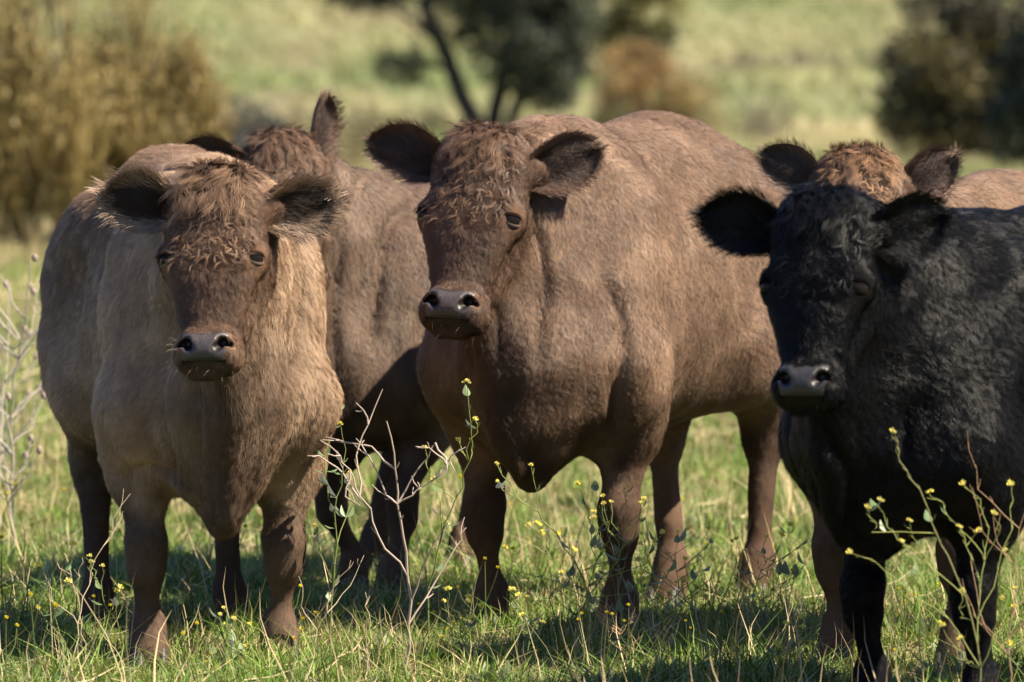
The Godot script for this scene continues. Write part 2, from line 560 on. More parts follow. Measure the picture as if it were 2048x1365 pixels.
	var view: Vector3 = Basis(Vector3.UP, cow.turn).inverse() * Vector3(0, 0.05, 1)
	scatter(where, tint, v, nor, col, flow, lens, i_skin, base, cow.hairs, rng, view)
	cow.coat = where
	cow.coat_tint = tint


func from_line(p: Vector3, a: Vector3, b: Vector3) -> float:
	return p.distance_to(a + (b - a) * clampf((p - a).dot(b - a) / (b - a).length_squared(), 0.0, 1.0))


func nose_share(q: Vector3) -> float:
	var w := 0.055 - 0.25 * maxf(-0.43 - q.y, 0.0)
	return smoothstep(w + 0.006, w - 0.006, absf(q.x)) * smoothstep(-0.384, -0.394, q.y - 0.15 * absf(q.x)) * smoothstep(-0.460, -0.452, q.y) * smoothstep(-0.03, -0.02, q.z)


func scatter(where: Array, tint: PackedColorArray, v: PackedVector3Array, nor: PackedVector3Array, col: PackedColorArray, flow: PackedVector3Array, lens: PackedFloat32Array, idx: PackedInt32Array, fine_from: int, per_m2: float, rng: RandomNumberGenerator, view: Vector3) -> void:
	for t in range(0, idx.size(), 3):
		var a := idx[t]
		var b := idx[t + 1]
		var c := idx[t + 2]
		var area := (v[b] - v[a]).cross(v[c] - v[a]).length() * 0.5
		var want := area * per_m2
		if a >= fine_from:
			want *= 2.4
		var wide := 1.0
		if nor[a].dot(view) < -0.2:
			want *= 0.22
			wide = 2.2
		var cnt := int(want + rng.randf())
		for k in cnt:
			var s := sqrt(rng.randf())
			var w2 := rng.randf() * s
			var w1 := s - w2
			var w0 := 1.0 - s
			var len: float = lens[a] * w0 + lens[b] * w1 + lens[c] * w2
			if len < 0.003:
				continue
			len *= rng.randf_range(0.65, 1.25)
			var n := (nor[a] * w0 + nor[b] * w1 + nor[c] * w2).normalized()
			var f := flow[a] * w0 + flow[b] * w1 + flow[c] * w2
			f = (f - n * f.dot(n)).normalized().rotated(n, rng.randfn(0.0, 0.27))
			var lift := rng.randf_range(0.06, 0.34)
			var y := f * cos(lift) + n * sin(lift)
			var x := y.cross(n).normalized()
			var z := x.cross(y)
			x = x.rotated(y, rng.randf_range(-0.5, 0.5))
			z = x.cross(y)
			var p := v[a] * w0 + v[b] * w1 + v[c] * w2 - n * 0.001
			where.append(Transform3D(Basis(x * len * wide, y * len, z * len), p))
			var shade := rng.randf_range(0.72, 1.25)
			var cc := col[a] * w0 + col[b] * w1 + col[c] * w2
			tint.append(Color(cc.r * shade, cc.g * shade, cc.b * shade))


func ribbon(st: SurfaceTool, pts: Array, width: float, across: Vector3, nrm: Vector3, root := 1.0, tip := 1.0) -> void:
	# root and tip: tone at the two ends; darker roots paint in shade for depth
	var last := pts.size() - 1
	for i in last:
		var w0 := width * (1.0 - pow(float(i) / last, 2.0))
		var w1 := width * (1.0 - pow(float(i + 1) / last, 2.0))
		var p0: Vector3 = pts[i]
		var p1: Vector3 = pts[i + 1]
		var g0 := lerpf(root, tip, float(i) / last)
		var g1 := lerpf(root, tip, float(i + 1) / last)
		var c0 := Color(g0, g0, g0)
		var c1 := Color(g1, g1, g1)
		var left := (nrm - across * 0.35).normalized()
		var right := (nrm + across * 0.35).normalized()
		var a := [p0 - across * w0, left, c0]
		var b := [p0 + across * w0, right, c0]
		var c := [p1 - across * w1, left if i < last - 1 else nrm, c1]
		var d := [p1 + across * w1, right, c1]
		for q: Array in ([a, c, b, b, c, d] if i < last - 1 else [a, c, b]):
			st.set_color(q[2])
			st.set_normal(q[1])
			st.add_vertex(q[0])


func tuft_mesh(hairs: int, thick: float, seed_of: int) -> ArrayMesh:
	# a pinch of short hair, one unit long along y, z away from the skin
	var rng := RandomNumberGenerator.new()
	rng.seed = seed_of
	var st := SurfaceTool.new()
	st.begin(Mesh.PRIMITIVE_TRIANGLES)
	for i in hairs:
		var root := Vector3(rng.randf_range(-0.42, 0.42), rng.randf_range(-0.5, 0.5), 0)
		var tip := root * 0.9 + Vector3(rng.randf_range(-0.14, 0.14), rng.randf_range(0.8, 1.1), rng.randf_range(-0.1, 0.08))
		var mid := root.lerp(tip, 0.5) + Vector3(rng.randf_range(-0.03, 0.03), 0, 0.09)
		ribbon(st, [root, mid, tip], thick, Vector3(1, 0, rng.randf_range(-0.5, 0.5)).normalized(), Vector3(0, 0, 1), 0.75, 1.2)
	return st.commit()


func lock_mesh(hairs: int, thick: float, waves: float, seed_of: int) -> ArrayMesh:
	# a longer wavy lock that hangs in a bow and curls at its end
	var rng := RandomNumberGenerator.new()
	rng.seed = seed_of
	var st := SurfaceTool.new()
	st.begin(Mesh.PRIMITIVE_TRIANGLES)
	for i in hairs:
		var off := Vector3(rng.randf_range(-0.13, 0.13), rng.randf_range(-0.1, 0.1), rng.randf_range(-0.04, 0.04))
		var ph := rng.randf_range(-1.0, 1.0)
		var ln := rng.randf_range(0.75, 1.1)
		var pts: Array = []
		for k in 9:
			var t := k / 8.0
			var spread := 1.0 + 0.5 * t
			pts.append(off * spread + Vector3(0.10 * sin(t * TAU * waves + ph) * (0.3 + t), t * ln * (1.0 - 0.12 * t), 0.20 * sin(t * PI * 0.95) + 0.05 * cos(t * TAU * waves + ph)))
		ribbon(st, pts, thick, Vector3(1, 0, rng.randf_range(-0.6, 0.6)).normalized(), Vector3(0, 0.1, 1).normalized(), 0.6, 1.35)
	return st.commit()


func eye_part(parent: Node3D, at: Transform3D, size: float, mat: Material) -> void:
	var m := SphereMesh.new()
	m.radius = 0.0262 * size
	m.height = 0.0524 * size
	m.radial_segments = 28
	m.rings = 16
	var o := part("eye", m, mat, parent)
	o.transform = at


func lid_mesh(size: float, upper: bool, rim: Color, skin: Color) -> ArrayMesh:
	# a lid is a patch of a slightly larger ball, open in the shape of an almond; the eye looks along z
	var v := PackedVector3Array()
	var c := PackedColorArray()
	var idx := PackedInt32Array()
	const NA := 20
	const NE := 7
	for i in NA + 1:
		var az := lerpf(-1.5, 1.5, float(i) / NA)
		var open := (0.25 if upper else 0.48) * pow(maxf(cos(az * 1.3), 0.0), 0.8)
		for j in NE + 1:
			var e := float(j) / NE
			var el := lerpf(open, 1.5, e)
			var rr := size * (0.0280 - 0.0012 * e + 0.0010 * sin(minf(e * 9.0, PI)))
			var y := sin(el) * (1.0 if upper else -1.0)
			v.append(Vector3(sin(az) * cos(el), y, cos(az) * cos(el)) * rr)
			c.append(rim.lerp(skin, smoothstep(0.08, 0.4, e)))
	for i in NA:
		for j in NE:
			var a := i * (NE + 1) + j
			var b := a + 1
			var d := a + NE + 1
			if upper:
				idx.append_array(PackedInt32Array([a, b, d, b, d + 1, d]))
			else:
				idx.append_array(PackedInt32Array([a, d, b, b, d, d + 1]))
	return array_mesh(v, normals_of(v, idx), c, idx)


func hoof_mesh(size: float) -> ArrayMesh:
	# two claws, wider at the sole, with a gap between them
	var v := PackedVector3Array()
	var idx := PackedInt32Array()
	const N := 14
	for s: float in [-1.0, 1.0]:
		var at := v.size()
		for ring in 4:
			var y: float = [0.0, 0.012, 0.055, 0.07][ring] * size
			var g: float = [0.96, 1.0, 0.80, 0.6][ring]
			for i in N:
				var w := TAU * i / N
				var x := 0.025 * cos(w) * g
				if x * s < 0.0:
					x *= 0.75
				var z := (0.055 if sin(w) > 0.0 else 0.035) * sin(w) * g + (0.07 - y / size) * 0.28
				v.append(Vector3((x + s * 0.0265) * size, y, z * size))
		for ring in 3:
			for i in N:
				var a := at + ring * N + i
				var b := at + ring * N + (i + 1) % N
				idx.append_array(PackedInt32Array([a, b, a + N, b, b + N, a + N]))
		for i in range(1, N - 1):
			idx.append_array(PackedInt32Array([at + 3 * N, at + 3 * N + i, at + 3 * N + i + 1]))
			idx.append_array(PackedInt32Array([at, at + i + 1, at + i]))
	return array_mesh(v, normals_of(v, idx), PackedColorArray(), idx)


func finish_cow(n: int) -> void:
	var cow: Dictionary = jobs[n]
	var size: float = cow.size
	var root := thing(cow.called, cow.label, cow.category, cow.at, cow.turn, "cattle standing together in the paddock")
	var mesh := array_mesh(cow.v, cow.n, cow.c, cow.skin)
	array_mesh(cow.v, cow.n, cow.c, cow.pad, mesh)
	var skin := coat_material("hide", 0.9, 0.0)
	skin.metallic_specular = 0.15
	var pad := coat_material("nose_leather", 0.46, 0.0)
	pad.heightmap_enabled = true
	pad.heightmap_scale = 0.14
	pad.heightmap_texture = pebble()
	pad.uv1_triplanar = true
	pad.uv1_scale = Vector3(16, 16, 16)
	mesh.surface_set_material(0, skin)
	mesh.surface_set_material(1, pad)
	part("body", mesh, null, root)
	var fur := coat_material("hair", cow.gloss, 0.3)
	fur.metallic_specular = cow.get("spec", 0.36)
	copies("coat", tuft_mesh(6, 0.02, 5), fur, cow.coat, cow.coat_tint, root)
	var hx: Transform3D = cow.head
	var hs: float = cow.head_size
	var rng := RandomNumberGenerator.new()
	rng.seed = 4000 + n
	# eyes and lids
	var shine := StandardMaterial3D.new()
	shine.resource_name = "eyeball"
	shine.albedo_color = Color(0.012, 0.009, 0.008).linear_to_srgb()
	shine.roughness = 0.12
	shine.metallic_specular = 0.25
	var lid := coat_material("eyelid", 0.9, 0.0)
	lid.metallic_specular = 0.15
	for s: float in [-1.0, 1.0]:
		var look := Basis(Vector3.UP, s * 0.68) * Basis(Vector3.RIGHT, 0.05)
		var spot := Transform3D((hx.basis * look).orthonormalized(), (hx * (Vector3(s * 0.0985, -0.197, -0.035) * hs)) * size)
		eye_part(root, spot, hs * size, shine)
		var face: Color = cow.face
		part("eyelid", lid_mesh(hs * size, true, face * 0.2, face * 0.7), lid, root).transform = spot
		part("eyelid", lid_mesh(hs * size, false, (cow.lid as Color) * 0.75, face * 0.8), lid, root).transform = spot
	# ears
	for e in 2:
		add_ear(root, cow, e, rng, fur)
	# curls between the ears and over the brow
	var hv: PackedVector3Array = head_shape.v
	var hn: PackedVector3Array = head_shape.n
	var w_long: Array = []
	var t_long := PackedColorArray()
	var w_curl: Array = []
	var t_curl := PackedColorArray()
	var face: Color = cow.face
	var warm: Color = cow.tips
	for i in hv.size():
		var q := hv[i]
		if q.y < -0.235 or q.z < -0.15:
			continue
		var top := smoothstep(-0.10, -0.03, q.y + noise_a.get_noise_3d(q.x * 20.0, q.y * 20.0, 3.0 * n) * 0.03) * smoothstep(0.085, 0.045, absf(q.x))
		var brow := smoothstep(-0.235, -0.19, q.y) * smoothstep(0.10, 0.085, absf(q.x)) * smoothstep(-0.09, -0.05, q.z)
		var roll := rng.randf()
		var is_long: bool = roll < top * cow.forelock * 1.7
		if not is_long and roll > 1.0 - brow * cow.curls * 0.6:
			pass
		elif not is_long:
			continue
		var nn := hn[i]
		var f := Vector3(q.x * 5.0, -0.75, 0.35) if is_long else Vector3(q.x * 6.0 + rng.randfn(0, 0.5), -0.55 + rng.randfn(0, 0.5), 0.1)
		if is_long and q.z < -0.075:
			f = Vector3(q.x * 6.0, 0.75, -0.35)
		f = (f - nn * f.dot(nn)).normalized().rotated(nn, noise_a.get_noise_3d(q.x * 25.0, q.y * 25.0, 9.0 * n) * 1.4 + rng.randfn(0, 0.25))
		var lift := rng.randf_range(0.1, 0.5)
		var y := f * cos(lift) + nn * sin(lift)
		var x := y.cross(nn).normalized() * (1.0 if rng.randf() < 0.5 else -1.0)
		var z := x.cross(y)
		if z.dot(nn) < 0.0:
			z = -z
		var len: float = rng.randf_range(0.035, 0.07) * cow.lock_length if is_long else rng.randf_range(0.018, 0.034) * lerpf(1.0, cow.lock_length, 0.5)
		var tr := Transform3D(hx.basis * Basis(x * len * 0.8, y * len, z * len) * hs * size, (hx * (q * hs)) * size)
		var sh := rng.randf_range(0.7, 1.3)
		var cc := face.lerp(warm, pow(rng.randf(), 2.0)) * sh
		if is_long:
			w_long.append(tr)
			t_long.append(cc)
		else:
			w_curl.append(tr)
			t_curl.append(cc)
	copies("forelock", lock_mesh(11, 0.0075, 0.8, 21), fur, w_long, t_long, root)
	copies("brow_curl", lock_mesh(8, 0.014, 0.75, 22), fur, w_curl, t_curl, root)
	# whiskers
	var w_whisk: Array = []
	var t_whisk := PackedColorArray()
	for k in 500:
		var i := rng.randi() % hv.size()
		var q := hv[i]
		if q.y > -0.40 or q.z < -0.09 or nose_share(q) > 0.1:
			continue
		var y := (hn[i] + Vector3(0, -0.5, 0) + Vector3(rng.randfn(0, 0.3), rng.randfn(0, 0.3), rng.randfn(0, 0.3))).normalized()
		var x := y.cross(Vector3(0.3, 0.2, 1)).normalized()
		w_whisk.append(Transform3D(hx.basis * Basis(x, y, x.cross(y)) * rng.randf_range(0.02, 0.05) * hs * size, (hx * (q * hs)) * size))
		t_whisk.append((cow.pale as Color) * rng.randf_range(0.7, 1.6))
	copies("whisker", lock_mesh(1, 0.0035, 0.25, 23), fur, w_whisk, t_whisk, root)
	# lashes
	for s: float in [-1.0, 1.0]:
		var w_lash: Array = []
		var t_lash := PackedColorArray()
		for k in 26:
			var az := lerpf(-1.1, 1.1, k / 25.0)
			var look := Basis(Vector3.UP, s * 0.68) * Basis(Vector3.RIGHT, 0.05)
			var el := 0.25 * pow(maxf(cos(az * 1.3), 0.0), 0.8)
			var d := Vector3(sin(az) * cos(el), sin(el), cos(az) * cos(el))
			var p := Vector3(s * 0.0985, -0.197, -0.035) + look * (d * 0.026)
			var y := (look * (d + Vector3(0, -0.15, 0.3))).normalized()
			var x := y.cross(Vector3.UP).normalized()
			w_lash.append(Transform3D(hx.basis * Basis(x, y, x.cross(y)) * 0.016 * hs * size, (hx * (p * hs)) * size))
			t_lash.append(Color(0.012, 0.009, 0.008))
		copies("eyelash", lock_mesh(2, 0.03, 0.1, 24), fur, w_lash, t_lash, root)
	# hooves
	var horn := StandardMaterial3D.new()
	horn.resource_name = "hoof_horn"
	horn.albedo_color = Color(0.035, 0.028, 0.022).linear_to_srgb()
	horn.roughness = 0.6
	var hm := hoof_mesh(size)
	for k in 4:
		var f: Vector3 = cow.feet[k]
		part("hoof", hm, horn, root).position = Vector3(f.x, 0.0, f.z + 0.035) * size


func add_ear(root: Node3D, cow: Dictionary, e: int, rng: RandomNumberGenerator, fur: Material) -> void:
	var size: float = cow.size
	var hx: Transform3D = cow.head
	var hs: float = cow.head_size
	var s := -1.0 if e == 0 else 1.0
	var set_up: Array = cow.ears[e]
	var back := Basis(Vector3.UP, cow.turn).inverse()
	var y: Vector3 = (back * set_up[0]).normalized()
	var z: Vector3 = back * set_up[1]
	z = (z - y * z.dot(y)).normalized()
	var x := y.cross(z)
	var es: float = cow.get("ear_size", 1.0) * 1.0 * hs * size
	var place := Transform3D(Basis(x, y, z) * es, (hx * (Vector3(s * 0.104, -0.055, -0.095) * hs)) * size - y * 0.02)
	var ev: PackedVector3Array = ear_shape.v
	var en: PackedVector3Array = ear_shape.n
	var per: int = ear_shape.per
	var nv: int = ear_shape.nv
	var v := PackedVector3Array()
	var nor := PackedVector3Array()
	var c := PackedColorArray()
	var flow := PackedVector3Array()
	var lens := PackedFloat32Array()
	var face: Color = cow.face
	for i in ev.size():
		var p := ev[i]
		v.append(place * p)
		nor.append((place.basis * en[i]).normalized())
		var t := float((i % per) % (nv + 1)) / nv * 2.0 - 1.0
		var u := float((i % per) / (nv + 1)) / float(ear_shape.nu)
		var edge := maxf(absf(t), smoothstep(0.75, 1.0, u))
		var cc: Color = cow.ear_in.lerp(cow.ear_edge, smoothstep(0.5, 1.0, edge)) if i < per else face.lerp(cow.ear_edge, smoothstep(0.8, 1.0, edge) * 0.7)
		c.append(cc)
		var f := Vector3(t * 0.7, 0.55 + u * 0.5, 0.25 if i < per else -0.1)
		flow.append((place.basis * f).normalized())
		lens.append((lerpf(0.026, 0.046, smoothstep(0.4, 1.0, edge)) if i < per else 0.018) * cow.shag / 0.028)
	var ear := part("ear", array_mesh(v, nor, c, ear_shape.i), coat_material("ear_skin", 0.85, 0.25), root)
	var where: Array = []
	var tint := PackedColorArray()
	scatter(where, tint, v, nor, c, flow, lens, ear_shape.i, 1 << 30, cow.hairs * 1.6, rng, Vector3.ZERO)
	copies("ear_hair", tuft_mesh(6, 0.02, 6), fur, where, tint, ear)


var pebble_map: ImageTexture
func pebble() -> ImageTexture:
	if pebble_map:
		return pebble_map
	var im := Image.create(256, 256, false, Image.FORMAT_RGB8)
	var cells := FastNoiseLite.new()
	cells.noise_type = FastNoiseLite.TYPE_CELLULAR
	cells.frequency = 0.05
	cells.cellular_return_type = FastNoiseLite.RETURN_DISTANCE
	for y in 256:
		for x in 256:
			var a := TAU * x / 256.0
			var b := TAU * y / 256.0
			var g := clampf(1.0 + cells.get_noise_3d(cos(a) * 41.0 + sin(b) * 20.0, sin(a) * 41.0 + cos(b) * 20.0, sin(b) * 41.0), 0.0, 1.0)
			im.set_pixel(x, y, Color(1.0 - g, 1.0 - g, 1.0 - g))
	pebble_map = ImageTexture.create_from_image(im)
	return pebble_map


func head_pose(cow: Dictionary, poll: Vector3, yaw: float, pitch: float, roll: float) -> void:
	# poll: where the top of the head is in the world; angles in the world; turned into the unit animal's own axes
	var back := Basis(Vector3.UP, cow.turn).inverse()
	var b := Basis(Vector3.UP, deg_to_rad(yaw)) * Basis(Vector3.BACK, deg_to_rad(roll)) * Basis(Vector3.RIGHT, deg_to_rad(-pitch))
	cow.head = Transform3D(back * b, back * (poll - cow.at) / cow.size)


func add_cattle() -> void:
	var stand := [Vector3(-0.16, 0, 0), Vector3(0.16, 0, 0), Vector3(-0.17, 0, -1.0), Vector3(0.17, 0, -1.04)]
	var brown := {
		"flank": Color(0.172, 0.109, 0.075), "dark": Color(0.045, 0.028, 0.02), "pale": Color(0.30, 0.203, 0.142), "face": Color(0.105, 0.062, 0.042),
		"cannon": Color(0.085, 0.054, 0.039), "nose": Color(0.052, 0.042, 0.040), "lid": Color(0.2, 0.155, 0.12), "tips": Color(0.22, 0.125, 0.075),
		"ear_in": Color(0.036, 0.023, 0.017), "ear_edge": Color(0.15, 0.09, 0.065), "gloss": 0.5, "shag": 0.0125, "hairs": 52000.0, "cell": 0.015, "head_size": 1.0,
		"forelock": 0.10, "curls": 0.2, "lock_length": 1.0, "category": "steer", "feet": stand,
	}
	# the five of them
	var tan_steer := brown.duplicate()
	tan_steer.merge({
		"called": "shaggy_steer", "label": "shaggy tan steer with curly brown head, foremost at the left", "at": Vector3(-0.70, 0, -20.08), "turn": deg_to_rad(9), "size": 0.97, "fat": 0.76, "ear_size": 1.03,
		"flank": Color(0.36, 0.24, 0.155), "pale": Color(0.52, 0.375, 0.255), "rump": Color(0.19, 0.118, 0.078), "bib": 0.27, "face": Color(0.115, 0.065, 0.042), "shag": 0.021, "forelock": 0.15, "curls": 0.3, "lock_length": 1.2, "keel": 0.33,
		"tips": Color(0.30, 0.185, 0.11), "ear_edge": Color(0.34, 0.24, 0.17), "gloss": 0.6,
		"ears": [[Vector3(-0.95, 0.22, -0.1), Vector3(0.3, -0.12, 0.95)], [Vector3(0.93, 0.12, -0.3), Vector3(0.1, -0.15, 0.97)]],
	}, true)
	head_pose(tan_steer, Vector3(-0.682, 1.172, -19.55), -11, 20, 2)
	var dark_steer := brown.duplicate()
	dark_steer.merge({
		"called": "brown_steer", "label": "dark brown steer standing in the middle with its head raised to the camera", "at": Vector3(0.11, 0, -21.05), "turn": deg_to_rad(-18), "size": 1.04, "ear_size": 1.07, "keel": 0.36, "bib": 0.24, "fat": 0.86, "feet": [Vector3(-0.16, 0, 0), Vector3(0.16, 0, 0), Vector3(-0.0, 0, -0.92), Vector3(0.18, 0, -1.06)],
		"ears": [[Vector3(-0.93, 0.33, -0.1), Vector3(0.3, -0.12, 0.95)], [Vector3(0.92, 0.30, -0.25), Vector3(0.1, -0.15, 0.97)]],
	}, true)
	head_pose(dark_steer, Vector3(-0.08, 1.25, -20.65), -17, 22, -3)
	var black_steer := brown.duplicate()
	black_steer.merge({
		"called": "black_steer", "label": "glossy black steer, nearest at the right edge", "at": Vector3(0.905, 0, -18.6), "crest": 0.99, "turn": deg_to_rad(-43), "size": 0.95, "fat": 0.93, "keel": 0.38,
		"flank": Color(0.0055, 0.0055, 0.0065), "dark": Color(0.004, 0.004, 0.0045), "pale": Color(0.008, 0.008, 0.010), "face": Color(0.0055, 0.0055, 0.0065), "spec": 0.26, "cannon": Color(0.008, 0.008, 0.009), "nose": Color(0.028, 0.024, 0.024),
		"lid": Color(0.012, 0.011, 0.010), "tips": Color(0.012, 0.012, 0.013), "ear_in": Color(0.005, 0.005, 0.006), "ear_edge": Color(0.010, 0.010, 0.011), "gloss": 0.36, "shag": 0.016, "ear_size": 1.09,
		"ears": [[Vector3(-0.95, 0.22, -0.1), Vector3(0.3, -0.12, 0.95)], [Vector3(0.9, 0.22, -0.3), Vector3(0.1, -0.15, 0.97)]],
	}, true)
	head_pose(black_steer, Vector3(0.643, 1.155, -18.15), -18, 18, 1)
	var rear_left := brown.duplicate()
	rear_left.merge({
		"called": "grey_brown_steer", "label": "grey-brown steer behind the tan one, one ear pricked straight up", "at": Vector3(-0.38, 0, -22.4), "turn": deg_to_rad(-17), "size": 0.90, "ear_size": 1.2, "hairs": 34000.0, "cell": 0.017, "keel": 0.38,
		"flank": Color(0.115, 0.078, 0.058), "pale": Color(0.19, 0.138, 0.105), "feet": [Vector3(-0.08, 0, -0.15), Vector3(0.15, 0, 0.2), Vector3(-0.30, 0, -1.0), Vector3(-0.02, 0, -1.0)],
		"ears": [[Vector3(-0.95, 0.1, -0.1), Vector3(0.1, -0.2, 0.9)], [Vector3(0.22, 0.97, -0.1), Vector3(0.9, -0.1, 0.45)]],
	}, true)
	head_pose(rear_left, Vector3(-0.575, 1.222, -21.95), 18, 24, 0)
	var rear_right := brown.duplicate()
	rear_right.merge({
		"called": "ginger_curled_steer", "label": "brown steer with ginger curls peering over the black one", "at": Vector3(0.91, 0, -20.1), "turn": deg_to_rad(-22), "size": 0.93, "fat": 0.75, "hairs": 34000.0, "cell": 0.017, "keel": 0.40,
		"tips": Color(0.40, 0.22, 0.11), "curls": 0.4, "forelock": 0.12, "flank": Color(0.19, 0.125, 0.085), "pale": Color(0.30, 0.21, 0.145),
		"ears": [[Vector3(-0.8, 0.55, -0.2), Vector3(0.3, -0.2, 0.9)], [Vector3(0.85, 0.5, -0.2), Vector3(-0.2, -0.3, 0.9)]],
	}, true)
	head_pose(rear_right, Vector3(0.798, 1.225, -19.65), 3, 30, 0)
	jobs = [tan_steer, dark_steer, black_steer, rear_left, rear_right]
	build_head()
	build_ear()
	for n in jobs.size():
		noises.append(noise_a.duplicate())
		noises.append(noise_b.duplicate())
	var running: Array[Thread] = []
	for n in jobs.size():
		var t := Thread.new()
		t.start(build_cow.bind(n))
		running.append(t)
	for t in running:
		t.wait_to_finish()
	for n in jobs.size():
		finish_cow(n)


# ---------------------------------------------------------------- ground, grass, hillside

func land(x: float, z: float) -> float:
	var d := -z
	var h := 0.012 * noise_a.get_noise_2d(x * 0.9, z * 0.9)
	h -= 0.22 * smoothstep(50.0, 100.0, d) * smoothstep(400.0, 112.0, d)
	h += maxf(d - 106.0, 0.0) * 0.0185 * smoothstep(100.0, 125.0, d)
	h += maxf(d - 200.0, 0.0) * 0.05
	h += smoothstep(105.0, 140.0, d) * 0.25 * noise_a.get_noise_2d(x * 0.02 + 7.0, z * 0.02)
	h += smoothstep(220.0, 600.0, d) * 14.0 * noise_a.get_noise_2d(x * 0.003 + 3.0, z * 0.003)
	h += smoothstep(60.0, 300.0, absf(x)) * 6.0 * (0.4 + noise_a.get_noise_2d(x * 0.004, z * 0.004 + 9.0))
	return h


func sward(x: float, z: float) -> Color:
	# what grows where: fresh green, dry straw, bare earth
	var d := -z
	var green := Color(0.115, 0.165, 0.035)
	var straw := Color(0.34, 0.27, 0.13)
	var earth := Color(0.20, 0.135, 0.09)
	var a := noise_a.get_noise_2d(x * 0.55, z * 0.3) + 0.5 * noise_a.get_noise_2d(x * 1.7 + 40.0, z * 0.9)
	if d < 60.0:
		return green.lerp(straw, clampf(0.38 + a * 0.75, 0.05, 0.9))
	var far := smoothstep(100.0, 125.0, d)
	var b := noise_a.get_noise_2d(x * 0.13 + 90.0, z * 0.035) + 0.6 * noise_a.get_noise_2d(x * 0.42, z * 0.09 + 30.0)
	var c := Color(0.15, 0.19, 0.06).lerp(Color(0.40, 0.35, 0.19), clampf(0.5 + b * 1.3, 0.0, 1.0))
	c = c.lerp(earth * 1.5, far * smoothstep(0.2, 0.55, noise_a.get_noise_2d(x * 0.22 + 15.0, z * 0.06 + 50.0)) * 0.75)
	c = c.lerp(Color(0.20, 0.225, 0.085), far * 0.45)
	return c


func add_ground() -> void:
	var xs := PackedFloat32Array()
	var x := -15.0
	while x < 15.01:
		xs.append(x)
		x += 0.4
	var grow := 0.6
	while x < 900.0:
		xs.append(x)
		xs.insert(0, -x)
		grow *= 1.22
		x += grow
	var zs := PackedFloat32Array([60.0, 20.0, 0.0, -8.0])
	var z := -14.0
	var step := 0.4
	while z > -2500.0:
		zs.append(z)
		step = 0.4 if z > -40.0 else 1.2 if z > -220.0 else step * 1.15
		z -= step
	var v := PackedVector3Array()
	var c := PackedColorArray()
	var idx := PackedInt32Array()
	for zz in zs:
		for xx in xs:
			v.append(Vector3(xx, land(xx, zz), zz))
			var s := sward(xx, zz)
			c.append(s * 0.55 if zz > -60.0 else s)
	var w := xs.size()
	for j in zs.size() - 1:
		for i in w - 1:
			var a := j * w + i
			idx.append_array(PackedInt32Array([a, a + w, a + 1, a + 1, a + w, a + w + 1]))
	var nor := normals_of(v, idx)
	if nor[5].y < 0.0:
		for i in nor.size():
			nor[i] = -nor[i]
		for t in range(0, idx.size(), 3):
			var k := idx[t]
			idx[t] = idx[t + 1]
			idx[t + 1] = k
	var m := coat_material("soil_and_thatch", 0.95, 0.0)
	m.cull_mode = BaseMaterial3D.CULL_BACK
	var rough := FastNoiseLite.new()
	rough.seed = 3
	rough.frequency = 0.02
	rough.fractal_octaves = 5
	var tex := NoiseTexture2D.new()
	tex.width = 512
	tex.height = 512
	tex.seamless = true
	tex.noise = rough
	var ramp := Gradient.new()
	ramp.set_color(0, Color(0.55, 0.53, 0.48))
	ramp.set_color(1, Color(1, 1, 1))
	tex.color_ramp = ramp
	m.albedo_texture = tex
	m.uv1_triplanar = true
	m.uv1_world_triplanar = true
	m.uv1_scale = Vector3(0.8, 0.8, 0.8)
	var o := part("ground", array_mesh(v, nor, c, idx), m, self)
	tag(o, "grassy paddock running back to a hillside", "", "", "structure")


func blade_tuft(blades: int, width: float, spread: float, droop: float, seed_of: int, curl := 0.0) -> ArrayMesh:
	# blades one unit tall; each a strip that narrows and bends over
	var rng := RandomNumberGenerator.new()
	rng.seed = seed_of
	var st := SurfaceTool.new()
	st.begin(Mesh.PRIMITIVE_TRIANGLES)
	for i in blades:
		var az := rng.randf() * TAU
		var out := Vector3(cos(az), 0, sin(az))
		var across := out.cross(Vector3.UP).rotated(Vector3.UP, rng.randf_range(-0.8, 0.8))
		var root := Vector3(rng.randf_range(-1, 1), 0, rng.randf_range(-1, 1)) * spread
		var tall := rng.randf_range(0.45, 1.0)
		var bend := rng.randf_range(0.15, 1.0) * droop
		var pts: Array = []
		for k in 5:
			var t := k / 4.0
			pts.append(root + Vector3(0, tall * (t - 0.35 * bend * t * t), 0) + out * bend * t * t * 0.8 + across * curl * sin(t * 3.0 + i) * 0.2)
		var n := (across.cross(Vector3.UP) * 0.6 + Vector3.UP * 0.8).normalized()
		ribbon(st, pts, width * rng.randf_range(0.6, 1.2), across, n)
	return st.commit()


func litter_mesh(seed_of: int) -> ArrayMesh:
	# a scatter of dry stems lying every way, a few propped up
	var rng := RandomNumberGenerator.new()
	rng.seed = seed_of
	var st := SurfaceTool.new()
	st.begin(Mesh.PRIMITIVE_TRIANGLES)
	for i in 7:
		var az := rng.randf() * TAU
		var way := Vector3(cos(az), rng.randf_range(-0.05, 0.55), sin(az)).normalized()
		var c := Vector3(rng.randf_range(-0.5, 0.5), rng.randf_range(0.03, 0.25), rng.randf_range(-0.5, 0.5))
		var l := rng.randf_range(0.4, 1.1)
		var bow := Vector3(rng.randf_range(-0.1, 0.1), rng.randf_range(-0.05, 0.12), rng.randf_range(-0.1, 0.1))
		var across := way.cross(Vector3.UP).normalized().rotated(way, rng.randf_range(-0.7, 0.7))
		ribbon(st, [c - way * l * 0.5, c + bow, c + way * l * 0.5], 0.014, across, Vector3.UP)
	return st.commit()


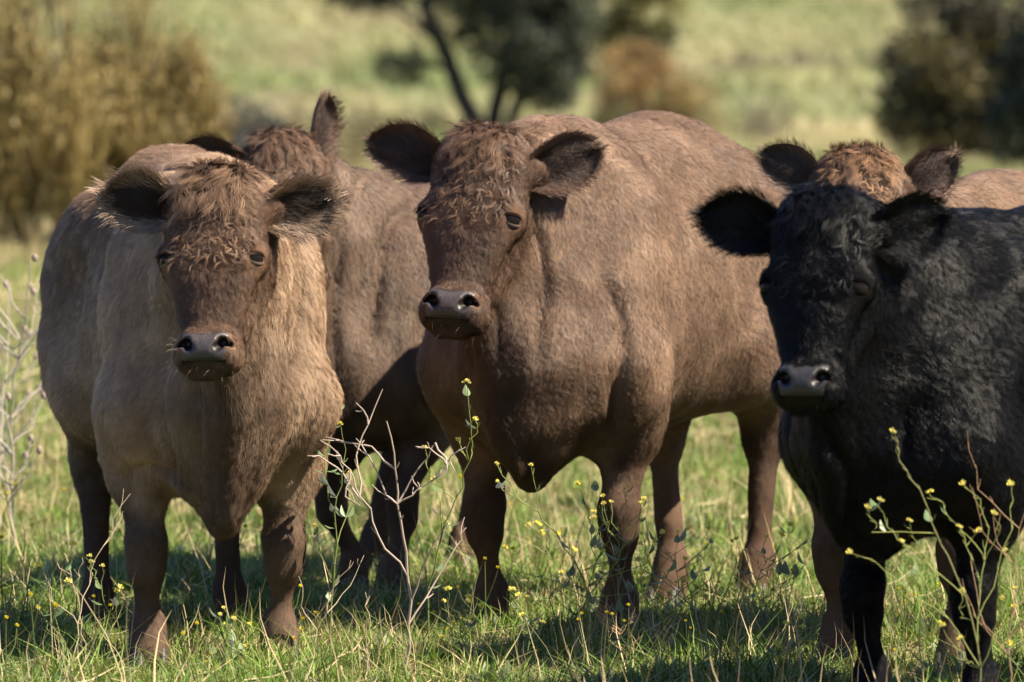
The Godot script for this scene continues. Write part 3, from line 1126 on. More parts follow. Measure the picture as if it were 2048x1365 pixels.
func forb_mesh(leaves: int, seed_of: int) -> ArrayMesh:
	# a low rosette of broad leaves, folded along the rib
	var rng := RandomNumberGenerator.new()
	rng.seed = seed_of
	var st := SurfaceTool.new()
	st.begin(Mesh.PRIMITIVE_TRIANGLES)
	for i in leaves:
		var b := Basis(Vector3.UP, rng.randf() * TAU) * Basis(Vector3.RIGHT, rng.randf_range(0.3, 1.3))
		leaf(st, Transform3D(b * rng.randf_range(0.5, 1.0), Vector3(rng.randf_range(-0.15, 0.15), rng.randf_range(0.0, 0.5), rng.randf_range(-0.15, 0.15))), 0.26)
	return st.commit()


func leaf(st: SurfaceTool, at: Transform3D, half: float) -> void:
	# one unit long along y, folded and bowed, with a wavy edge
	var prof := [0.05, 0.62, 0.95, 0.85, 0.5, 0.0]
	for k in 5:
		var y0 := k / 5.0
		var y1 := (k + 1) / 5.0
		for s: float in [-1.0, 1.0]:
			var w0: float = prof[k] * half
			var w1: float = prof[k + 1] * half
			var m0 := at * Vector3(0, y0, -0.25 * y0 * y0)
			var m1 := at * Vector3(0, y1, -0.25 * y1 * y1)
			var e0 := at * Vector3(s * w0, y0 + 0.03, -0.25 * y0 * y0 + w0 * 0.35)
			var e1 := at * Vector3(s * w1, y1 + 0.02, -0.25 * y1 * y1 + w1 * 0.35)
			var n := (at.basis * Vector3(-s * 0.3, 0.2, 1)).normalized()
			st.set_normal(n)
			for p: Vector3 in ([m0, m1, e0, e0, m1, e1] if s > 0.0 else [m0, e0, m1, e0, e1, m1]):
				st.set_normal(n)
				st.add_vertex(p)


func sow(where: Array, tint: PackedColorArray, rng: RandomNumberGenerator, near: float, far: float, count: int, low: float, high: float, lean: float, pick: Callable) -> void:
	# count plants over the wedge that a little more than the lens takes in
	for i in count:
		var d := sqrt(lerpf(near * near, far * far, rng.randf()))
		var x := rng.randf_range(-1, 1) * (0.075 * d + 1.5)
		var at := Vector3(x, land(x, -d) - 0.004, -d)
		var tall := rng.randf_range(low, high) * (0.95 + 0.85 * noise_a.get_noise_2d(x * 1.6, d * 1.6))
		var b := Basis(Vector3.UP, rng.randf() * TAU) * Basis(Vector3.RIGHT, rng.randfn(0.0, lean))
		where.append(Transform3D(b * tall, at))
		tint.append(pick.call(x, -d, rng))


func green_blade(x: float, z: float, rng: RandomNumberGenerator) -> Color:
	var k := rng.randf()
	var a := noise_a.get_noise_2d(x * 0.8 + 5.0, z * 0.8)
	var c := Color(0.075, 0.145, 0.014).lerp(Color(0.17, 0.25, 0.034), k)
	if rng.randf() < 0.14 + a * 0.3:
		c = Color(0.30, 0.26, 0.10).lerp(Color(0.42, 0.34, 0.17), rng.randf())
	return c * rng.randf_range(0.75, 1.2)


func dry_stem(_x: float, _z: float, rng: RandomNumberGenerator) -> Color:
	return Color(0.30, 0.225, 0.105).lerp(Color(0.48, 0.385, 0.22), rng.randf()) * rng.randf_range(0.6, 1.1)


func grey_leaf(_x: float, _z: float, rng: RandomNumberGenerator) -> Color:
	return Color(0.075, 0.11, 0.035).lerp(Color(0.14, 0.18, 0.07), rng.randf())


func yellow_speck(_x: float, _z: float, rng: RandomNumberGenerator) -> Color:
	return Color(1, 1, 1) * rng.randf_range(0.75, 1.1)


func speck_mesh() -> ArrayMesh:
	# a thin stem, forked, with a yellow dot on each fork
	var st := SurfaceTool.new()
	st.begin(Mesh.PRIMITIVE_TRIANGLES)
	st.set_color(Color(0.13, 0.17, 0.04))
	tube(st, [Vector3.ZERO, Vector3(0.03, 0.5, 0.02), Vector3(0.0, 0.95, 0.0)], 0.008, 0.004, 4)
	tube(st, [Vector3(0.03, 0.5, 0.02), Vector3(0.15, 0.7, 0.06), Vector3(0.2, 0.86, 0.05)], 0.006, 0.004, 4)
	st.set_color(Color(0.70, 0.58, 0.03))
	for c: Vector3 in [Vector3(0, 0.97, 0), Vector3(0.2, 0.88, 0.05)]:
		for k in 7:
			var b := Basis(Vector3.UP, k * 2.4) * Basis(Vector3.RIGHT, 0.4 + 0.2 * (k % 4))
			leaf(st, Transform3D(b * 0.034, c), 0.45)
	return st.commit()


func hill_tussock(x: float, z: float, rng: RandomNumberGenerator) -> Color:
	return sward(x + rng.randfn(0, 0.4), z + rng.randfn(0, 1.5)) * rng.randf_range(0.85, 1.1)


func add_grass() -> void:
	var rng := RandomNumberGenerator.new()
	rng.seed = 77
	var green := coat_material("grass_blade", 0.55, 0.75)
	var dry := coat_material("dry_grass", 0.7, 0.4)
	var w: Array = []
	var t := PackedColorArray()
	sow(w, t, rng, 17.2, 28.0, 100000, 0.03, 0.10, 0.3, green_blade)
	sow(w, t, rng, 28.0, 48.0, 52000, 0.06, 0.12, 0.15, green_blade)
	sow(w, t, rng, 48.0, 108.0, 30000, 0.10, 0.2, 0.15, hill_tussock)
	tag(copies("meadow_grass", blade_tuft(9, 0.022, 0.32, 0.9, 31), green, w, t, self), "short green grass covering the paddock", "grass")
	w = []
	t = PackedColorArray()
	sow(w, t, rng, 17.2, 28.0, 36000, 0.06, 0.15, 0.4, dry_stem)
	sow(w, t, rng, 28.0, 60.0, 16000, 0.12, 0.25, 0.3, dry_stem)
	tag(copies("straw_litter", litter_mesh(32), dry, w, t, self), "pale dry stems lying among the green grass", "straw")
	w = []
	t = PackedColorArray()
	sow(w, t, rng, 17.2, 28.0, 3600, 0.10, 0.30, 0.35, dry_stem)
	sow(w, t, rng, 28.0, 60.0, 2500, 0.2, 0.4, 0.2, dry_stem)
	tag(copies("dry_stalks", blade_tuft(3, 0.0055, 0.1, 0.5, 33, 0.5), dry, w, t, self), "thin upright dry stalks standing in the grass", "dry grass")
	w = []
	t = PackedColorArray()
	sow(w, t, rng, 17.2, 26.0, 2600, 0.03, 0.07, 0.4, grey_leaf)
	tag(copies("broadleaf_weeds", forb_mesh(8, 34), green, w, t, self), "low broad grey-green leaves scattered in the grass", "weeds")
	w = []
	t = PackedColorArray()
	sow(w, t, rng, 18.8, 23.5, 9000, 0.09, 0.20, 0.3, green_blade)
	tag(copies("tall_grass", blade_tuft(7, 0.013, 0.22, 1.5, 36, 0.6), green, w, t, self), "taller tangled grass blades bending over the short grass", "grass")
	w = []
	t = PackedColorArray()
	sow(w, t, rng, 18.6, 24.0, 260, 0.09, 0.24, 0.2, yellow_speck)
	tag(copies("tiny_wildflowers", speck_mesh(), green, w, t, self), "tiny yellow flower specks scattered through the grass", "wildflowers")
	w = []
	t = PackedColorArray()
	sow(w, t, rng, 106.0, 230.0, 16000, 0.10, 0.26, 0.1, hill_tussock)
	tag(copies("hill_tussocks", blade_tuft(16, 0.05, 0.7, 0.9, 35), dry, w, t, self), "pale tussocks covering the far hillside", "tussocks")


# ---------------------------------------------------------------- weeds standing in front of and beside the cattle

func tube(st: SurfaceTool, pts: Array, r0: float, r1: float, sides := 5) -> void:
	var rings: Array = []
	var last := pts.size() - 1
	for i in pts.size():
		var p: Vector3 = pts[i]
		var ahead: Vector3 = pts[mini(i + 1, last)] - pts[maxi(i - 1, 0)]
		ahead = ahead.normalized()
		var u := ahead.cross(Vector3(0.31, 0.1, 0.94)).normalized()
		var w := u.cross(ahead)
		var r := lerpf(r0, r1, float(i) / last)
		var ring: Array = []
		for k in sides:
			var a := TAU * k / sides
			ring.append([p + (u * cos(a) + w * sin(a)) * r, u * cos(a) + w * sin(a)])
		rings.append(ring)
	for i in last:
		for k in sides:
			var a: Array = rings[i][k]
			var b: Array = rings[i][(k + 1) % sides]
			var c: Array = rings[i + 1][k]
			var d: Array = rings[i + 1][(k + 1) % sides]
			for q: Array in [a, b, c, b, d, c]:
				st.set_normal(q[1])
				st.add_vertex(q[0])


func flower_mesh(seed_of: int) -> ArrayMesh:
	# a small head of four-petalled flowers
	var rng := RandomNumberGenerator.new()
	rng.seed = seed_of
	var st := SurfaceTool.new()
	st.begin(Mesh.PRIMITIVE_TRIANGLES)
	for f in 5:
		var b := Basis(Vector3.UP, rng.randf() * TAU) * Basis(Vector3.RIGHT, rng.randf_range(-1.0, 1.0))
		var c := Vector3(rng.randf_range(-0.6, 0.6), rng.randf_range(-0.3, 0.5), rng.randf_range(-0.6, 0.6)) * 0.006
		for k in 4:
			leaf(st, Transform3D(b * Basis(Vector3.UP, k * PI / 2) * Basis(Vector3.RIGHT, 0.9) * 0.0055, c), 0.42)
	return st.commit()


func leaf_mesh(half: float) -> ArrayMesh:
	var st := SurfaceTool.new()
	st.begin(Mesh.PRIMITIVE_TRIANGLES)
	leaf(st, Transform3D(), half)
	return st.commit()


var petal: Material
var weed_leaf: Material

func weed(called: String, label: String, category: String, at: Vector3, branches: Array, seed_of: int, thick: float, stem_color: Color, tip_color: Color, flowers: bool, leaves: int, group := "") -> Node3D:
	# branches are drawn in centimetres, across and up; their depth wanders
	var rng := RandomNumberGenerator.new()
	rng.seed = seed_of
	at.y = land(at.x, at.z)
	var o := thing(called, label, category, at, 0.0, group)
	var st := SurfaceTool.new()
	st.begin(Mesh.PRIMITIVE_TRIANGLES)
	var tips: Array = []
	var nodes: Array = []
	var laid: Array = []
	for n in branches.size():
		var b: Array = branches[n]
		var start: Vector2 = b[0]
		var root := Vector3(start.x * 0.01, start.y * 0.01, 0)
		if n > 0:
			var best := 1e9
			for q: Vector3 in laid:
				var gap := Vector2(q.x - root.x, q.y - root.y).length_squared()
				if gap < best:
					best = gap
					root.z = q.z
					start = Vector2(q.x, q.y) * 100.0
			root = Vector3(start.x * 0.01, start.y * 0.01, root.z)
		var z := root.z
		var drift := rng.randf_range(-0.35, 0.35)
		var pts: Array = []
		for i in b.size() - 1:
			var p: Vector2 = b[i] if i > 0 else start
			var q: Vector2 = b[i + 1]
			for k in 3:
				var t := k / 3.0
				var r := p.lerp(q, t)
				var wob := 0.0 if (i == 0 and k == 0) else 0.004
				pts.append(Vector3(r.x * 0.01 + rng.randfn(0, wob), r.y * 0.01, z + drift * (r - start).length() * 0.01 + rng.randfn(0, wob)))
		var e: Vector2 = b[b.size() - 1]
		pts.append(Vector3(e.x * 0.01, e.y * 0.01, z + drift * (e - start).length() * 0.01))
		laid.append_array(pts)
		var shade := stem_color.lerp(tip_color, 0.0 if n == 0 else 0.6)
		st.set_color(shade * rng.randf_range(0.85, 1.15))
		var r0 := thick * (1.0 if n == 0 else 0.62)
		tube(st, pts, r0, r0 * 0.38)
		tips.append(pts[pts.size() - 1])
		for i in range(2, pts.size() - 1):
			nodes.append([pts[i], (pts[i + 1] - pts[i]).normalized()])
			# side spurs: pods or broken twiglets hugging the stem
			if rng.randf() < (0.75 if flowers else 0.4):
				var along: Vector3 = (pts[i + 1] - pts[i]).normalized()
				var out := along.rotated(Vector3(rng.randfn(0, 1), rng.randfn(0, 1), rng.randfn(0, 1)).normalized(), rng.randf_range(0.4, 0.9) if flowers else rng.randf_range(0.7, 1.2))
				var l := rng.randf_range(0.008, 0.018) if flowers else rng.randf_range(0.008, 0.035)
				tube(st, [pts[i], pts[i] + out * l * 0.6, pts[i] + out * l + along * l * 0.3], thick * 0.42, thick * 0.2, 4)
	var m := coat_material("weed_stem", 0.7, 0.15)
	part("stem", st.commit(), m, o)
	if flowers:
		var mesh := flower_mesh(seed_of)
		for p: Vector3 in tips:
			var f := part("flower", mesh, petal, o)
			f.transform = Transform3D(Basis(Vector3.UP, rng.randf() * TAU) * rng.randf_range(0.95, 1.5), p)
	if leaves > 0:
		var lm := leaf_mesh(0.27)
		for i in leaves:
			var at_node: Array = nodes[rng.randi() % nodes.size()]
			var f := part("leaf", lm, weed_leaf, o)
			f.transform = Transform3D(Basis(Vector3.UP, rng.randf() * TAU) * Basis(Vector3.RIGHT, rng.randf_range(0.6, 1.7)) * rng.randf_range(0.018, 0.042), at_node[0])
	return o


func rand_branches(rng: RandomNumberGenerator, tall: float, count: int, lean: float) -> Array:
	var out: Array = []
	var main: Array = []
	for i in 6:
		var t := i / 5.0
		main.append(Vector2(lean * t * t * tall + rng.randfn(0, 0.6) * t, tall * t))
	out.append(main)
	for k in count:
		var t := rng.randf_range(0.3, 0.85)
		var s: Vector2 = (main[int(t * 5)] as Vector2).lerp(main[int(t * 5) + 1], t * 5 - int(t * 5))
		var l := tall * rng.randf_range(0.18, 0.4)
		var side := -1.0 if k % 2 == 0 else 1.0
		var e := s + Vector2(side * l * rng.randf_range(0.3, 0.7), l)
		out.append([s, s.lerp(e, 0.5) + Vector2(side * l * 0.12, -l * 0.06), e])
	return out


func add_weeds() -> void:
	petal = StandardMaterial3D.new()
	petal.resource_name = "yellow_petal"
	petal.albedo_color = Color(0.72, 0.62, 0.03).linear_to_srgb()
	petal.roughness = 0.6
	petal.cull_mode = BaseMaterial3D.CULL_DISABLED
	petal.backlight_enabled = true
	petal.backlight = Color(0.6, 0.6, 0.6)
	weed_leaf = StandardMaterial3D.new()
	weed_leaf.resource_name = "weed_leaf"
	weed_leaf.albedo_color = Color(0.10, 0.15, 0.06).linear_to_srgb()
	weed_leaf.roughness = 0.5
	weed_leaf.cull_mode = BaseMaterial3D.CULL_DISABLED
	weed_leaf.backlight_enabled = true
	weed_leaf.backlight = Color(0.4, 0.4, 0.4)
	var dead := Color(0.30, 0.235, 0.185)
	var dead_tip := Color(0.40, 0.31, 0.26)
	var green := Color(0.16, 0.20, 0.05)
	var lime := Color(0.26, 0.30, 0.06)
	var g := "yellow-flowered weeds in the foreground"
	weed("dead_weed", "bare grey branching dead weed before the gap between the tan and brown steers", "dead plant", Vector3(-0.235, 0, -19.6), [
		[Vector2(0, 0), Vector2(0, 15), Vector2(-1, 32), Vector2(-2, 43), Vector2(-3, 51), Vector2(-5, 62)], [Vector2(-2, 42), Vector2(2, 46), Vector2(2, 48)], [Vector2(-2, 43), Vector2(3, 52), Vector2(6, 57)],
		[Vector2(-1, 26), Vector2(-7, 36), Vector2(-11, 45), Vector2(-13, 51), Vector2(-17, 56), Vector2(-20, 58)], [Vector2(-9, 41), Vector2(-15, 50), Vector2(-20, 54), Vector2(-23, 54)],
		[Vector2(-11, 45), Vector2(-12, 54), Vector2(-9, 61), Vector2(-6, 69)], [Vector2(-9, 61), Vector2(-12, 66)], [Vector2(-3, 51), Vector2(-9, 56), Vector2(-15, 57), Vector2(-19, 58)],
		[Vector2(-2, 42), Vector2(-5, 45), Vector2(-9, 54), Vector2(-12, 58)], [Vector2(6, 57), Vector2(9, 52), Vector2(6, 48), Vector2(10, 54), Vector2(13, 56)], [Vector2(8, 52), Vector2(5, 56), Vector2(2, 56)],
		[Vector2(-1, 23), Vector2(4, 31), Vector2(9, 39)], [Vector2(0, 16), Vector2(6, 24), Vector2(11, 33), Vector2(13, 37)], [Vector2(-13, 51), Vector2(-15, 45), Vector2(-11, 43)]], 51, 0.0042, dead, dead_tip, false, 0)
	weed("mustard_plant", "tall single-stemmed yellow-flowered weed right of the dead branching weed", "wildflower", Vector3(-0.197, 0, -20.4), [
		[Vector2(0, 0), Vector2(0, 17), Vector2(3, 29), Vector2(6, 38), Vector2(9, 47), Vector2(10, 56), Vector2(9, 66)], [Vector2(9, 47), Vector2(8, 50), Vector2(7, 52)], [Vector2(9, 47), Vector2(10, 50), Vector2(11, 54), Vector2(11, 57)],
		[Vector2(3, 29), Vector2(3, 37), Vector2(0, 44), Vector2(-1, 50)], [Vector2(6, 38), Vector2(3, 41), Vector2(1, 43)]], 52, 0.0026, green, lime, true, 8, g)
	weed("mustard_plant", "leafy yellow-flowered weed just left of the dead branching weed", "wildflower", Vector3(-0.429, 0, -20.0), [
		[Vector2(0, 0), Vector2(1, 17), Vector2(2, 31), Vector2(2, 42), Vector2(4, 50), Vector2(3, 59)], [Vector2(2, 40), Vector2(-1, 48), Vector2(1, 58), Vector2(2, 65)], [Vector2(2, 31), Vector2(5, 40), Vector2(5, 47)], [Vector2(1, 20), Vector2(-2, 29), Vector2(-3, 35)]], 53, 0.0024, green, lime, true, 34, g)
	weed("mustard_plant", "bushy tangled yellow-flowered weed before the brown steer's forelegs", "wildflower", Vector3(0.195, 0, -20.2), [
		[Vector2(0, 0), Vector2(-1, 16), Vector2(-5, 25), Vector2(-12, 34), Vector2(-18, 40), Vector2(-23, 47)], [Vector2(-15, 37), Vector2(-21, 41), Vector2(-23, 43)], [Vector2(-12, 34), Vector2(-14, 41), Vector2(-15, 47)],
		[Vector2(-1, 16), Vector2(0, 25), Vector2(-1, 34), Vector2(-2, 38), Vector2(-4, 43)], [Vector2(-1, 29), Vector2(2, 34), Vector2(0, 38), Vector2(0, 43)], [Vector2(0, 25), Vector2(4, 32), Vector2(7, 39), Vector2(7, 42)],
		[Vector2(1, 18), Vector2(6, 25), Vector2(8, 32)], [Vector2(1, 18), Vector2(12, 24), Vector2(16, 31)], [Vector2(0, 22), Vector2(2, 27)], [Vector2(1, 15), Vector2(8, 17), Vector2(18, 25), Vector2(27, 32)],
		[Vector2(0, 14), Vector2(-9, 20), Vector2(-16, 22), Vector2(-21, 28)], [Vector2(6, 25), Vector2(3, 33)], [Vector2(12, 24), Vector2(14, 29)]], 54, 0.0022, green, green, true, 22, g)
	weed("mustard_plant", "many-stemmed yellow-flowered weed before the black steer", "wildflower", Vector3(0.99, 0, -18.0), [
		[Vector2(0, 0), Vector2(-1, 18), Vector2(-4, 33), Vector2(-8, 42), Vector2(-12, 49), Vector2(-14, 56), Vector2(-18, 62), Vector2(-19, 65), Vector2(-20, 68)], [Vector2(-10, 46), Vector2(-17, 47), Vector2(-23, 47), Vector2(-24, 50), Vector2(-25, 52)],
		[Vector2(-4, 33), Vector2(-12, 40), Vector2(-18, 45), Vector2(-21, 49), Vector2(-22, 53)], [Vector2(-12, 40), Vector2(-14, 44), Vector2(-16, 49)], [Vector2(-1, 18), Vector2(-1, 33), Vector2(-3, 43), Vector2(-6, 48), Vector2(-9, 52), Vector2(-11, 54)],
		[Vector2(-1, 33), Vector2(0, 40), Vector2(1, 47), Vector2(-1, 53), Vector2(-4, 56)], [Vector2(0, 40), Vector2(-3, 45), Vector2(-5, 47)], [Vector2(0, 40), Vector2(3, 46), Vector2(2, 50)], [Vector2(-3, 43), Vector2(-1, 46)],
		[Vector2(-1, 26), Vector2(3, 38), Vector2(6, 51), Vector2(6, 56)], [Vector2(-1, 20), Vector2(-8, 28), Vector2(-11, 34), Vector2(-17, 44)], [Vector2(-3, 26), Vector2(-5, 29), Vector2(-5, 34)], [Vector2(-1, 17), Vector2(-5, 20), Vector2(-9, 27)],
		[Vector2(0, 15), Vector2(2, 26), Vector2(5, 36), Vector2(4, 43)], [Vector2(-8, 28), Vector2(-17, 35), Vector2(-22, 40), Vector2(-28, 42)], [Vector2(-1, 16), Vector2(-4, 19), Vector2(-5, 24)]], 55, 0.0021, Color(0.20, 0.19, 0.07), lime, true, 6, g)
	# smaller plants of the same kinds, grown from a seed
	var rng := RandomNumberGenerator.new()
	rng.seed = 60
	var spots := [
		[Vector3(-1.02, 0, -19.6), 30.0, 5, "small yellow-flowered weed at the left edge, nearest the camera"],
		[Vector3(-0.93, 0, -19.75), 27.0, 4, "small yellow-flowered weed before the tan steer's right foreleg"],
		[Vector3(0.36, 0, -20.0), 33.0, 7, "yellow-flowered weed leaning right below the brown steer's belly"],
		[Vector3(0.04, 0, -19.7), 20.0, 5, "low yellow-flowered weed before the brown steer's right forefoot"],
		[Vector3(0.56, 0, -20.3), 30.0, 8, "dark twiggy yellow-flowered weed by the brown steer's hind foot"],
		[Vector3(0.27, 0, -20.6), 36.0, 9, "tall twiggy yellow-flowered weed against the brown steer's left foreleg"],
		[Vector3(0.10, 0, -20.5), 28.0, 7, "yellow-flowered weed between the brown steer's forelegs"],
		[Vector3(0.44, 0, -20.5), 24.0, 8, "spreading yellow-flowered weed in the shade under the brown steer's belly"],
		[Vector3(-0.12, 0, -19.9), 18.0, 6, "short yellow-flowered weed right of the dead weed's foot"],
		[Vector3(-0.62, 0, -19.5), 16.0, 5, "short yellow-flowered weed between the tan steer's forefeet"],
		[Vector3(1.12, 0, -18.5), 30.0, 6, "yellow-flowered weed at the right edge beside the black steer"],
		[Vector3(0.62, 0, -19.4), 16.0, 5, "low yellow-flowered weed between the brown and black steers"],
	]
	for s: Array in spots:
		weed("mustard_plant", s[3], "wildflower", s[0], rand_branches(rng, s[1], s[2], rng.randf_range(-0.2, 0.3)), rng.randi() % 1000, 0.002, green, green, true, 7, g)
	var stalks := [
		[Vector3(-1.0, 0, -19.5), 44.0, 0.28, "long thin dry stalk leaning right across the tan steer's foreleg"],
		[Vector3(-0.98, 0, -19.7), 34.0, -0.2, "thin dry stalk leaning left at the left edge of the paddock"],
		[Vector3(-0.46, 0, -19.5), 30.0, 0.3, "dry stalk leaning right beside the tan steer's left forefoot"],
		[Vector3(-0.33, 0, -19.4), 24.0, 0.05, "upright dry stalk at the foot of the dead weed"],
	]
	for s: Array in stalks:
		weed("dry_stalk", s[3], "dry stalk", s[0], rand_branches(rng, s[1], 2, s[2]), rng.randi() % 1000, 0.0018, Color(0.45, 0.35, 0.22), Color(0.5, 0.4, 0.28), false, 0, "dry stalks in the foreground")
	var tangles := [
		[Vector3(0.14, 0, -20.45), 26.0, 16, "dark wiry tangle around the brown steer's left forefoot"], [Vector3(0.40, 0, -20.35), 30.0, 18, "dark wiry tangle under the brown steer's belly"],
		[Vector3(0.60, 0, -20.6), 28.0, 16, "dark wiry tangle at the brown steer's hind feet"], [Vector3(0.27, 0, -19.75), 18.0, 12, "low reddish dry tangle in front of the wiry ones"],
	]
	for n in tangles.size():
		var s: Array = tangles[n]
		var b := rand_branches(rng, s[1], s[2], rng.randf_range(-0.3, 0.3))
		for k: Array in b:
			for i in range(1, k.size()):
				k[i] = Vector2((k[i] as Vector2).x * 1.7, (k[i] as Vector2).y)
		weed("wiry_weed", s[3], "weed", s[0], b, rng.randi() % 1000, 0.0016, Color(0.10, 0.085, 0.045) if n < 3 else Color(0.36, 0.2, 0.11), Color(0.15, 0.13, 0.06) if n < 3 else Color(0.4, 0.26, 0.15), false, 0 if n == 3 else 10, "wiry tangles round the brown steer's feet")
	weed("dry_weed", "rusty brown dry weed among the yellow-flowered stems before the black steer", "dead plant", Vector3(1.05, 0, -18.15), rand_branches(rng, 58.0, 9, 0.08), 66, 0.0020, Color(0.26, 0.16, 0.09), Color(0.34, 0.2, 0.11), false, 0)
	var thistles := [[Vector3(-1.36, 0, -23.4), 48.0, 9, "lowest grey dead thistle, beside the tan steer's hind leg"], [Vector3(-1.50, 0, -25.0), 74.0, 10, "tallest grey dead thistle at the far left"], [Vector3(-1.41, 0, -24.2), 84.0, 11, "grey dead thistle close beside the tan steer's rump"], [Vector3(-1.56, 0, -26.5), 60.0, 9, "short grey dead thistle farthest back at the left"]]
	for s: Array in thistles:
		var branches := rand_branches(rng, s[1], s[2], rng.randf_range(-0.05, 0.08))
		var o := weed("dead_thistle", s[3], "thistle", s[0], branches, rng.randi() % 1000, 0.004, Color(0.34, 0.29, 0.25), Color(0.42, 0.36, 0.32), false, 0, "dead thistles at the left")
		var head := SphereMesh.new()
		head.radius = 0.0085
		head.height = 0.024
		head.radial_segments = 10
		head.rings = 6
		var hm := StandardMaterial3D.new()
		hm.resource_name = "seed_head"
		hm.albedo_color = Color(0.24, 0.19, 0.155).linear_to_srgb()
		hm.roughness = 0.9
		for b: Array in branches:
			var e: Vector2 = b[b.size() - 1]
			part("seed_head", head, hm, o).position = Vector3(e.x * 0.01, e.y * 0.01, 0)


# ---------------------------------------------------------------- trees and shrubs behind, far out of focus

func sprig_mesh(leaves: int, half: float, seed_of: int) -> ArrayMesh:
	# leaves through a ball of about unit radius
	var rng := RandomNumberGenerator.new()
	rng.seed = seed_of
	var st := SurfaceTool.new()
	st.begin(Mesh.PRIMITIVE_TRIANGLES)
	for i in leaves:
		var b := Basis(Vector3(rng.randfn(0, 1), rng.randfn(0, 1), rng.randfn(0, 1)).normalized(), rng.randf() * TAU)
		var c := Vector3(rng.randfn(0, 1), rng.randfn(0, 1), rng.randfn(0, 1)).normalized() * rng.randf_range(0.2, 0.9)
		var n := b.z
		var tip := c + b.y * 0.55
		var e0 := c + b.y * 0.25 + b.x * half
		var e1 := c + b.y * 0.25 - b.x * half
		for p: Vector3 in [c, tip, e0, c, e1, tip]:
			st.set_normal(n)
			st.add_vertex(p)
	return st.commit()


func twig_mesh(twigs: int, seed_of: int) -> ArrayMesh:
	# thin shoots rising and parting, one unit tall, with narrow leaves along them
	var rng := RandomNumberGenerator.new()
	rng.seed = seed_of
	var st := SurfaceTool.new()
	st.begin(Mesh.PRIMITIVE_TRIANGLES)
	for i in twigs:
		var az := rng.randf() * TAU
		var out := Vector3(cos(az), 0, sin(az)) * rng.randf_range(0.05, 0.3)
		var pts: Array = []
		for k in 4:
			var t := k / 3.0
			pts.append(out * (0.2 + t * t) + Vector3(rng.randfn(0, 0.02), t * rng.randf_range(0.85, 1.0), rng.randfn(0, 0.02)))
		ribbon(st, pts, 0.008, Vector3(cos(az + 1.5), 0, sin(az + 1.5)), Vector3(0, 0.4, 0.9).normalized())
		for k in 4:
			var p: Vector3 = (pts[1] as Vector3).lerp(pts[3], rng.randf())
			var b := Basis(Vector3.UP, rng.randf() * TAU) * Basis(Vector3.RIGHT, rng.randf_range(0.2, 1.0))
			var n := (b.z + Vector3.UP * 0.4).normalized()
			for q: Vector3 in [p, p + b * Vector3(0, 0.10, 0), p + b * Vector3(0.014, 0.05, 0), p, p + b * Vector3(-0.014, 0.05, 0), p + b * Vector3(0, 0.10, 0)]:
				st.set_normal(n)
				st.add_vertex(q)
	return st.commit()


func bark(c: Color) -> StandardMaterial3D:
	var m := StandardMaterial3D.new()
	m.resource_name = "bark"
	m.albedo_color = c.linear_to_srgb()
	m.roughness = 0.9
	return m


func tree(called: String, label: String, category: String, at: Vector3, limbs: Array, limb_color: Color, clumps: Array, mesh: ArrayMesh, seed_of: int, group := "trees and shrubs behind the cattle") -> Node3D:
	# limbs: [thickness at the root, at the end, points]; clumps: [centre, radii, how many, size of a sprig, dark, light, droop]
	var rng := RandomNumberGenerator.new()
	rng.seed = seed_of
	at.y = land(at.x, at.z)
	var o := thing(called, label, category, at, 0.0, group)
	var m := bark(limb_color)
	for n in limbs.size():
		var st := SurfaceTool.new()
		st.begin(Mesh.PRIMITIVE_TRIANGLES)
		var raw: Array = limbs[n][2]
		var pts: Array = []
		for i in raw.size() - 1:
			for k in 3:
				var p: Vector3 = (raw[i] as Vector3).lerp(raw[i + 1], k / 3.0)
				pts.append(p + Vector3(rng.randfn(0, 0.02), 0, rng.randfn(0, 0.02)) * (0.0 if i + k == 0 else 1.0))
		pts.append(raw[raw.size() - 1])
		tube(st, pts, limbs[n][0], limbs[n][1], 8)
		# twigs off the outer half
		for i in range(pts.size() / 3, pts.size()):
			for k in 2:
				var d := Vector3(rng.randfn(0, 1), rng.randf_range(-0.2, 1.0), rng.randfn(0, 1)).normalized()
				var l: float = rng.randf_range(0.2, 0.6) * (0.5 + limbs[n][0] * 6.0)
				var p: Vector3 = pts[i]
				tube(st, [p, p + d * l * 0.5 + Vector3(0, 0.03, 0), p + d * l], limbs[n][1] * 0.5, 0.004, 4)
		part("trunk" if n == 0 else "limb", st.commit(), m, o)
	var w: Array = []
	var t := PackedColorArray()
	for c: Array in clumps:
		var centre: Vector3 = c[0]
		var radii: Vector3 = c[1]
		for i in int(c[2]):
			var d := Vector3(rng.randfn(0, 1), rng.randfn(0, 1), rng.randfn(0, 1)).normalized() * pow(rng.randf(), 0.4)
			var p := centre + d * radii
			if noise_a.get_noise_3d(p.x * 1.6 + seed_of, p.y * 1.6, p.z * 1.6 + at.x) < -0.12:
				continue
			if p.y < 0.0:
				continue
			var size: float = c[3] * rng.randf_range(0.7, 1.3)
			var b := Basis(Vector3.UP, rng.randf() * TAU) * Basis(Vector3.RIGHT, rng.randfn(0, c[6]))
			w.append(Transform3D(b * size, p))
			var shade := clampf(0.5 + noise_a.get_noise_3d(p.x * 1.1, p.y * 1.1 + seed_of, p.z * 1.1) + rng.randfn(0, 0.25), 0.0, 1.0)
			t.append((c[4] as Color).lerp(c[5], shade))
	copies("crown", mesh, coat_material("foliage", 0.6, 0.5), w, t, o)
	return o


